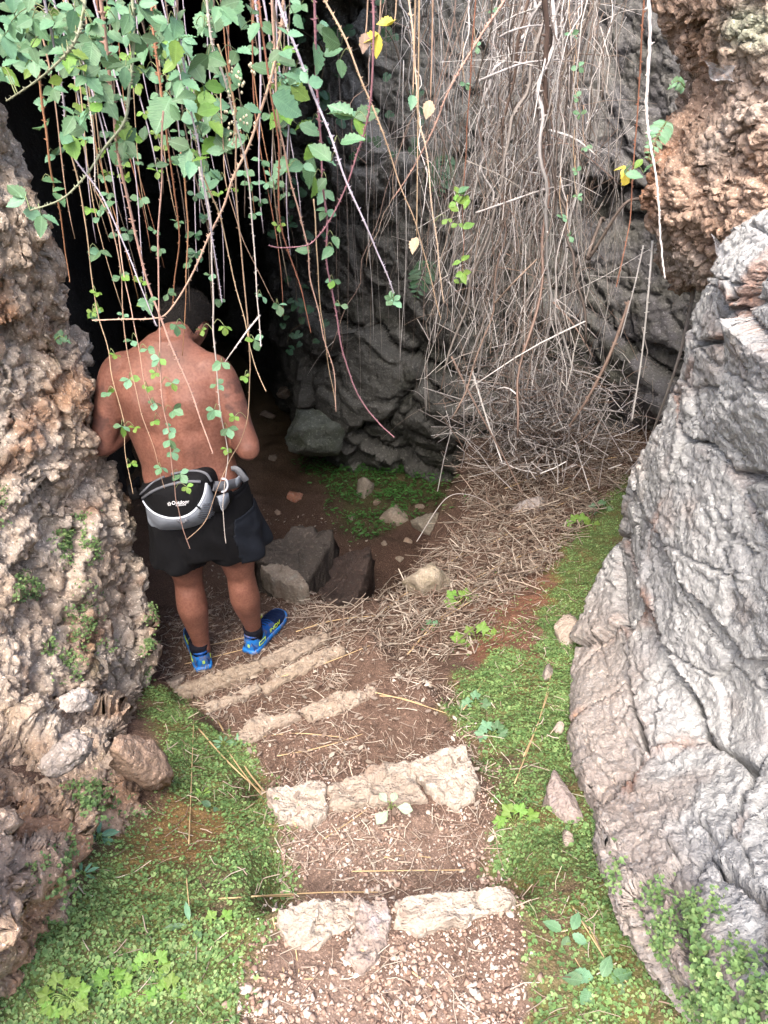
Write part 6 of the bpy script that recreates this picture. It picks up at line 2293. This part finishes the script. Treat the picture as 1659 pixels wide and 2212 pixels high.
for pts, th in STK:
    A = cat_rom(np.array(pts, float), 12)
    Dq = ground_D(A[:, 0], A[:, 1])
    P = W(A[:, 0], A[:, 1], Dq)
    zt = np.maximum.accumulate(P[:, 2]) if False else P[:, 2]
    P[:, 2] = np.maximum(blurgrid(np.repeat(zt[:, None], 3, 1), 2)[:, 1] if False else zt, zt) + .010
    for _ in range(3):
        P[1:-1] = .5 * P[1:-1] + .25 * (P[:-2] + P[2:])
    P[:, 2] += .006
    k = px_scale(P[6])
    mb = MB()
    stem_mesh(mb, P, th * k / 2, th * k / 3, srgb(190, 164, 126), 0, 4, rd)
    o = mb.obj('dry_stalk', M_STRAW)
    mu, mv = A.mean(0)
    where = 'on the straw bank' if (mv < 1300 or (mv < 1440 and mu > 850)) else 'on the litter behind the man' if mv < 1480 else 'across the green carpet by the huge boulder' if mu > 1090 else 'across the green carpet by the tan rock' if mu < 600 and mv < 2010 else 'on the tread below the second step' if mv < 1700 else 'between the two white stone steps' if mv < 1960 else 'on the gravel nearest the bottom of the picture'
    tag(o, 'long dry grass stalk lying ' + where, 'stalk', 'dry stalks ' + where)

# ================================================================== PLANTS
def plant(name, label, u_, v_, spec, D=None, group=None, cat='plant'):
    """spec: list of (du, dv, angle, length px, kind, colour)"""
    D = float(ground_D(u_, v_)[0]) if D is None else D
    b = W(u_, v_, D)
    e = empty(name, b)
    tag(e, label, cat, group)
    k = px_scale(b)
    mb = MB()
    tips = []
    for (du, dv, an, L, kd, cl) in spec:
        c = b + np.array([du * k, 0, 0]) + CAMUP * (-dv * k) * .8 + np.array([0, -.01, .02])
        tips.append((c, an, L * k, kd, cl))
        stem_mesh(mb, cat_rom(np.array([b - (0, 0, .01), lerp(b, c, .6) + (0, 0, .012), c]), 6), .0014, .0009, srgb(120, 140, 80), 0, 4)
    s_ = mb.obj('stem', M_STEM, e)
    s_.matrix_parent_inverse = Matrix.Translation(-Vector(b))
    for (c, an, L, kd, cl) in tips:
        put_leaf(e, c, an, L, kd, cl, up=1.0, jit=.22, base=b)
    return e


def rosette(n, r, L, kd, cl, g):
    return [(r * math.cos(a) * g.uniform(.3, 1), r * math.sin(a) * g.uniform(.3, 1), -math.degrees(a) + g.normal(0, 15), L * g.uniform(.8, 1.15), kd, cl) for a in np.linspace(0, 6.28, n, endpoint=False) + g.uniform(0, 1)]


gp = np.random.default_rng(3)
for (u_, v_, n, r, L, kd, cl, lab) in [
    (330, 2095, 11, 30, 30, 7, 'young', 'bright green celery-leaved plant, the most upright of the bottom corner clump'),
    (150, 2155, 11, 36, 34, 7, 'young', 'bright lobed-leaved plant nearest the bottom corner'),
    (365, 2160, 10, 36, 32, 7, 'young', 'bright lobed-leaved plant below the upright celery-leaved one'),
    (245, 2130, 10, 34, 32, 7, 'young', 'lobed-leaved plant in the middle of the bottom corner clump'),
    (475, 1995, 5, 18, 26, 7, 'young', 'small yellow green sprout beside the nearest stone step'),
    (220, 1812, 12, 12, 34, 4, 'blue', 'blue green spurge shoot on the rocks, the upper one'),
    (185, 1892, 12, 10, 30, 4, 'blue', 'blue green spurge shoot on the rocks, the lower one'),
    (485, 1610, 9, 8, 20, 4, 'green', 'narrow-leaved seedling beside the litter covered step'),
    (520, 1608, 8, 8, 18, 4, 'green', 'narrow-leaved seedling nearer the small dull step stone'),
    (440, 1718, 8, 6, 16, 4, 'young', 'tiny bright seedling on the orange moss'),
    (415, 1995, 3, 10, 46, 4, 'green', 'plant of long plain leaves in the carpet left of the nearest step'),
    (437, 2045, 3, 12, 44, 1, 'green', 'broad plain leaves just below the long-leaved plant'),
    (1000, 1310, 8, 26, 30, 7, 'young', 'lobed-leaved plant on the straw bank, the upper of two'),
    (1030, 1385, 8, 30, 30, 7, 'young', 'lobed-leaved plant on the straw bank, the lower of two'),
    (935, 1360, 5, 14, 18, 7, 'green', 'small lobed plant at the edge of the straw litter'),
    (1252, 1140, 8, 22, 28, 7, 'young', 'lobed-leaved plant where the straw meets the green strip'),
    (1297, 1105, 6, 14, 20, 7, 'green', 'small plant under the huge boulder at the top of the green strip'),
    (1110, 1775, 9, 30, 32, 7, 'young', 'bright feathery-leaved plant beside the long lilac stone'),
    (1025, 1530, 6, 22, 28, 7, 'green', 'lobed seedlings at the edge of the red soil'),
    (1060, 1590, 6, 22, 28, 7, 'green', 'lobed seedlings just below those by the red soil'),
    (1225, 2015, 4, 18, 42, 1, 'green', 'rounded-leaf weed in the dry litter by the nearest step'),
    (1290, 2120, 7, 34, 48, 1, 'green', 'large leafed weed at the bottom beside the huge boulder'),
    (462, 1745, 2, 4, 24, 1, 'dark', 'dark green leaf lying on the orange moss')]:
    plant('leafy_plant', lab, u_, v_, rosette(n, r, L, kd, cl, gp))
# fallen sprig on the second step
plant('fallen_sprig', 'pale fallen sprig of four leaves lying on the second step', 845, 1745, [(-8, -12, 120, 26, 5, 'pale'), (2, -10, 75, 24, 5, 'pale'), (12, 2, -10, 34, 5, 'pale'), (-8, 10, 240, 36, 5, 'pale')], D=float(ground_D(845, 1760)[0]) - .02, cat='sprig')
plant('fallen_leaf', 'curled rusty brown dead leaf on the third step litter', 735, 1885 - 255, [(0, 0, 170, 40, 2, 'dead'), (-10, 4, 220, 34, 2, 'dead')], cat='leaf')

# ferns on the rocks
def fern(label, u_, v_, D, ang, L, n, cl):
    b = W(u_, v_, D)
    k = px_scale(b)
    e = empty('fern', b)
    tag(e, label, 'fern')
    a = math.radians(ang)
    d = np.array([math.cos(a), 0, 0]) + CAMUP * math.sin(a)
    P = cat_rom(np.array([b, b + d * L * k * .5 + (0, -.02, .01), b + d * L * k + (0, -.03, -.02)]), 12)
    mb = MB()
    stem_mesh(mb, P, .0014, .0007, srgb(96, 110, 60), 0, 4)
    s_ = mb.obj('stem', M_STEM, e)
    s_.matrix_parent_inverse = Matrix.Translation(-Vector(b))
    for j in range(n):
        t = (j + 1) / (n + 1)
        q = P[int(t * 11)]
        for s in (-1, 1):
            put_leaf(e, q, ang + s * 68, L * k * .34 * math.sin(math.pi * (t * .8 + .2)) + .004, 4, cl, jit=.12, base=b, wide=1.5)


fern('bright green fern at the edge of the rusty overhang, the larger', 1440, 262, 2.45, 235, 78, 11, 'green')
fern('small bright fern higher on the rusty overhang', 1480, 190, 2.5, 160, 46, 8, 'green')
fern('tiny fern in a cleft of the tan rock', 118, 735, 2.12, 20, 44, 7, 'dark')
fern('dark fern on the rock face behind the stems', 925, 560, 4.6, 250, 90, 9, 'dark')
fern('dark fern high on the rock face behind the stems', 960, 330, 4.7, 260, 100, 9, 'dark')

# ivy on the dark face
for (lab, pts, n) in [('ivy trailing down the dark edge of the cave', [(610, 380), (625, 470), (640, 560), (640, 640), (655, 700)], 26), ('ivy creeping at the top behind the brambles', [(640, 60), (700, 110), (690, 220), (740, 300), (800, 330)], 26), ('ivy patch high on the rock face', [(800, 20), (850, 90), (880, 200), (930, 290), (960, 330)], 16), ('short ivy trail low by the cave floor', [(650, 700), (630, 715), (620, 740), (625, 725)], 6)]:
    A = cat_rom(np.array(pts, float), 40)
    Dq = np.interp(A[:, 0], [600, 680, 760, 860, 960], [5.5, 5.2, 5.0, 4.9, 4.8])
    P = W(A[:, 0], A[:, 1], Dq)
    mb = MB()
    stem_mesh(mb, P, .004, .002, srgb(90, 78, 62), 0, 4)
    o = mb.obj('ivy', M_STEM)
    tag(o, lab, 'ivy')
    for j in range(n):
        q = P[rd.integers(0, 40)] + rd.normal(0, .09, 3) * (1, .3, 1)
        put_leaf(o, q, rd.uniform(200, 340), rd.uniform(.045, .078), 6, 'dark', jit=.3)

# ------------------------------------------------------------------ spider webs on the overhang
def web_mat():
    m, nt, b = new_mat('web_silk')
    b.inputs['Base Color'].default_value = (.75, .75, .78, 1)
    b.inputs['Roughness'].default_value = .7
    tr = nt.nodes.new('ShaderNodeBsdfTransparent')
    mx = nt.nodes.new('ShaderNodeMixShader')
    tc = nt.nodes.new('ShaderNodeTexCoord')
    n = tex_noise(nt, 60, 3, .6, tc.outputs['Object'])
    r = ramp(nt, n.outputs[0], [(.35, (.08, .08, .08)), (.7, (.5, .5, .5))])
    nt.links.new(r.outputs[0], mx.inputs[0])
    nt.links.new(tr.outputs[0], mx.inputs[1])
    nt.links.new(b.outputs[0], mx.inputs[2])
    nt.links.new(mx.outputs[0], nt.nodes['Material Output'].inputs[0])
    return m


M_WEB2 = web_mat()
for lab, quad in [('grey spider web sheet in the gap under the rusty overhang', [(1535, 505, 2.05), (1560, 570, 1.98), (1592, 568, 1.9), (1598, 545, 1.95)]), ('thin spider web in a hollow of the rusty overhang', [(1520, 130, 2.2), (1545, 175, 2.2), (1585, 175, 2.15), (1590, 140, 2.15)])]:
    A = np.array(quad, float)
    c = W(A[:, 0], A[:, 1], A[:, 2])
    n = 14
    s, t = np.meshgrid(np.linspace(0, 1, n), np.linspace(0, 1, n), indexing='ij')
    P = ((1 - s) * (1 - t))[..., None] * c[0] + (s * (1 - t))[..., None] * c[1] + (s * t)[..., None] * c[2] + ((1 - s) * t)[..., None] * c[3]
    bow = (np.sin(math.pi * s) * np.sin(math.pi * t))
    P = P + bow[..., None] * (0, .05, -.02) + .004 * np.stack([noise(P * 40), noise(P * 40 + 9), noise(P * 40 + 4)], -1)
    edge = 1 - .22 * (np.sin(math.pi * s) * (np.abs(t - .5) * 2) ** 3 + np.sin(math.pi * t) * (np.abs(s - .5) * 2) ** 3)
    P = c.mean(0) + (P - c.mean(0)) * edge[..., None]
    o = mesh_obj('spider_web', P, grid_faces(n, n), M_WEB2)
    tag(o, lab, 'spider web')
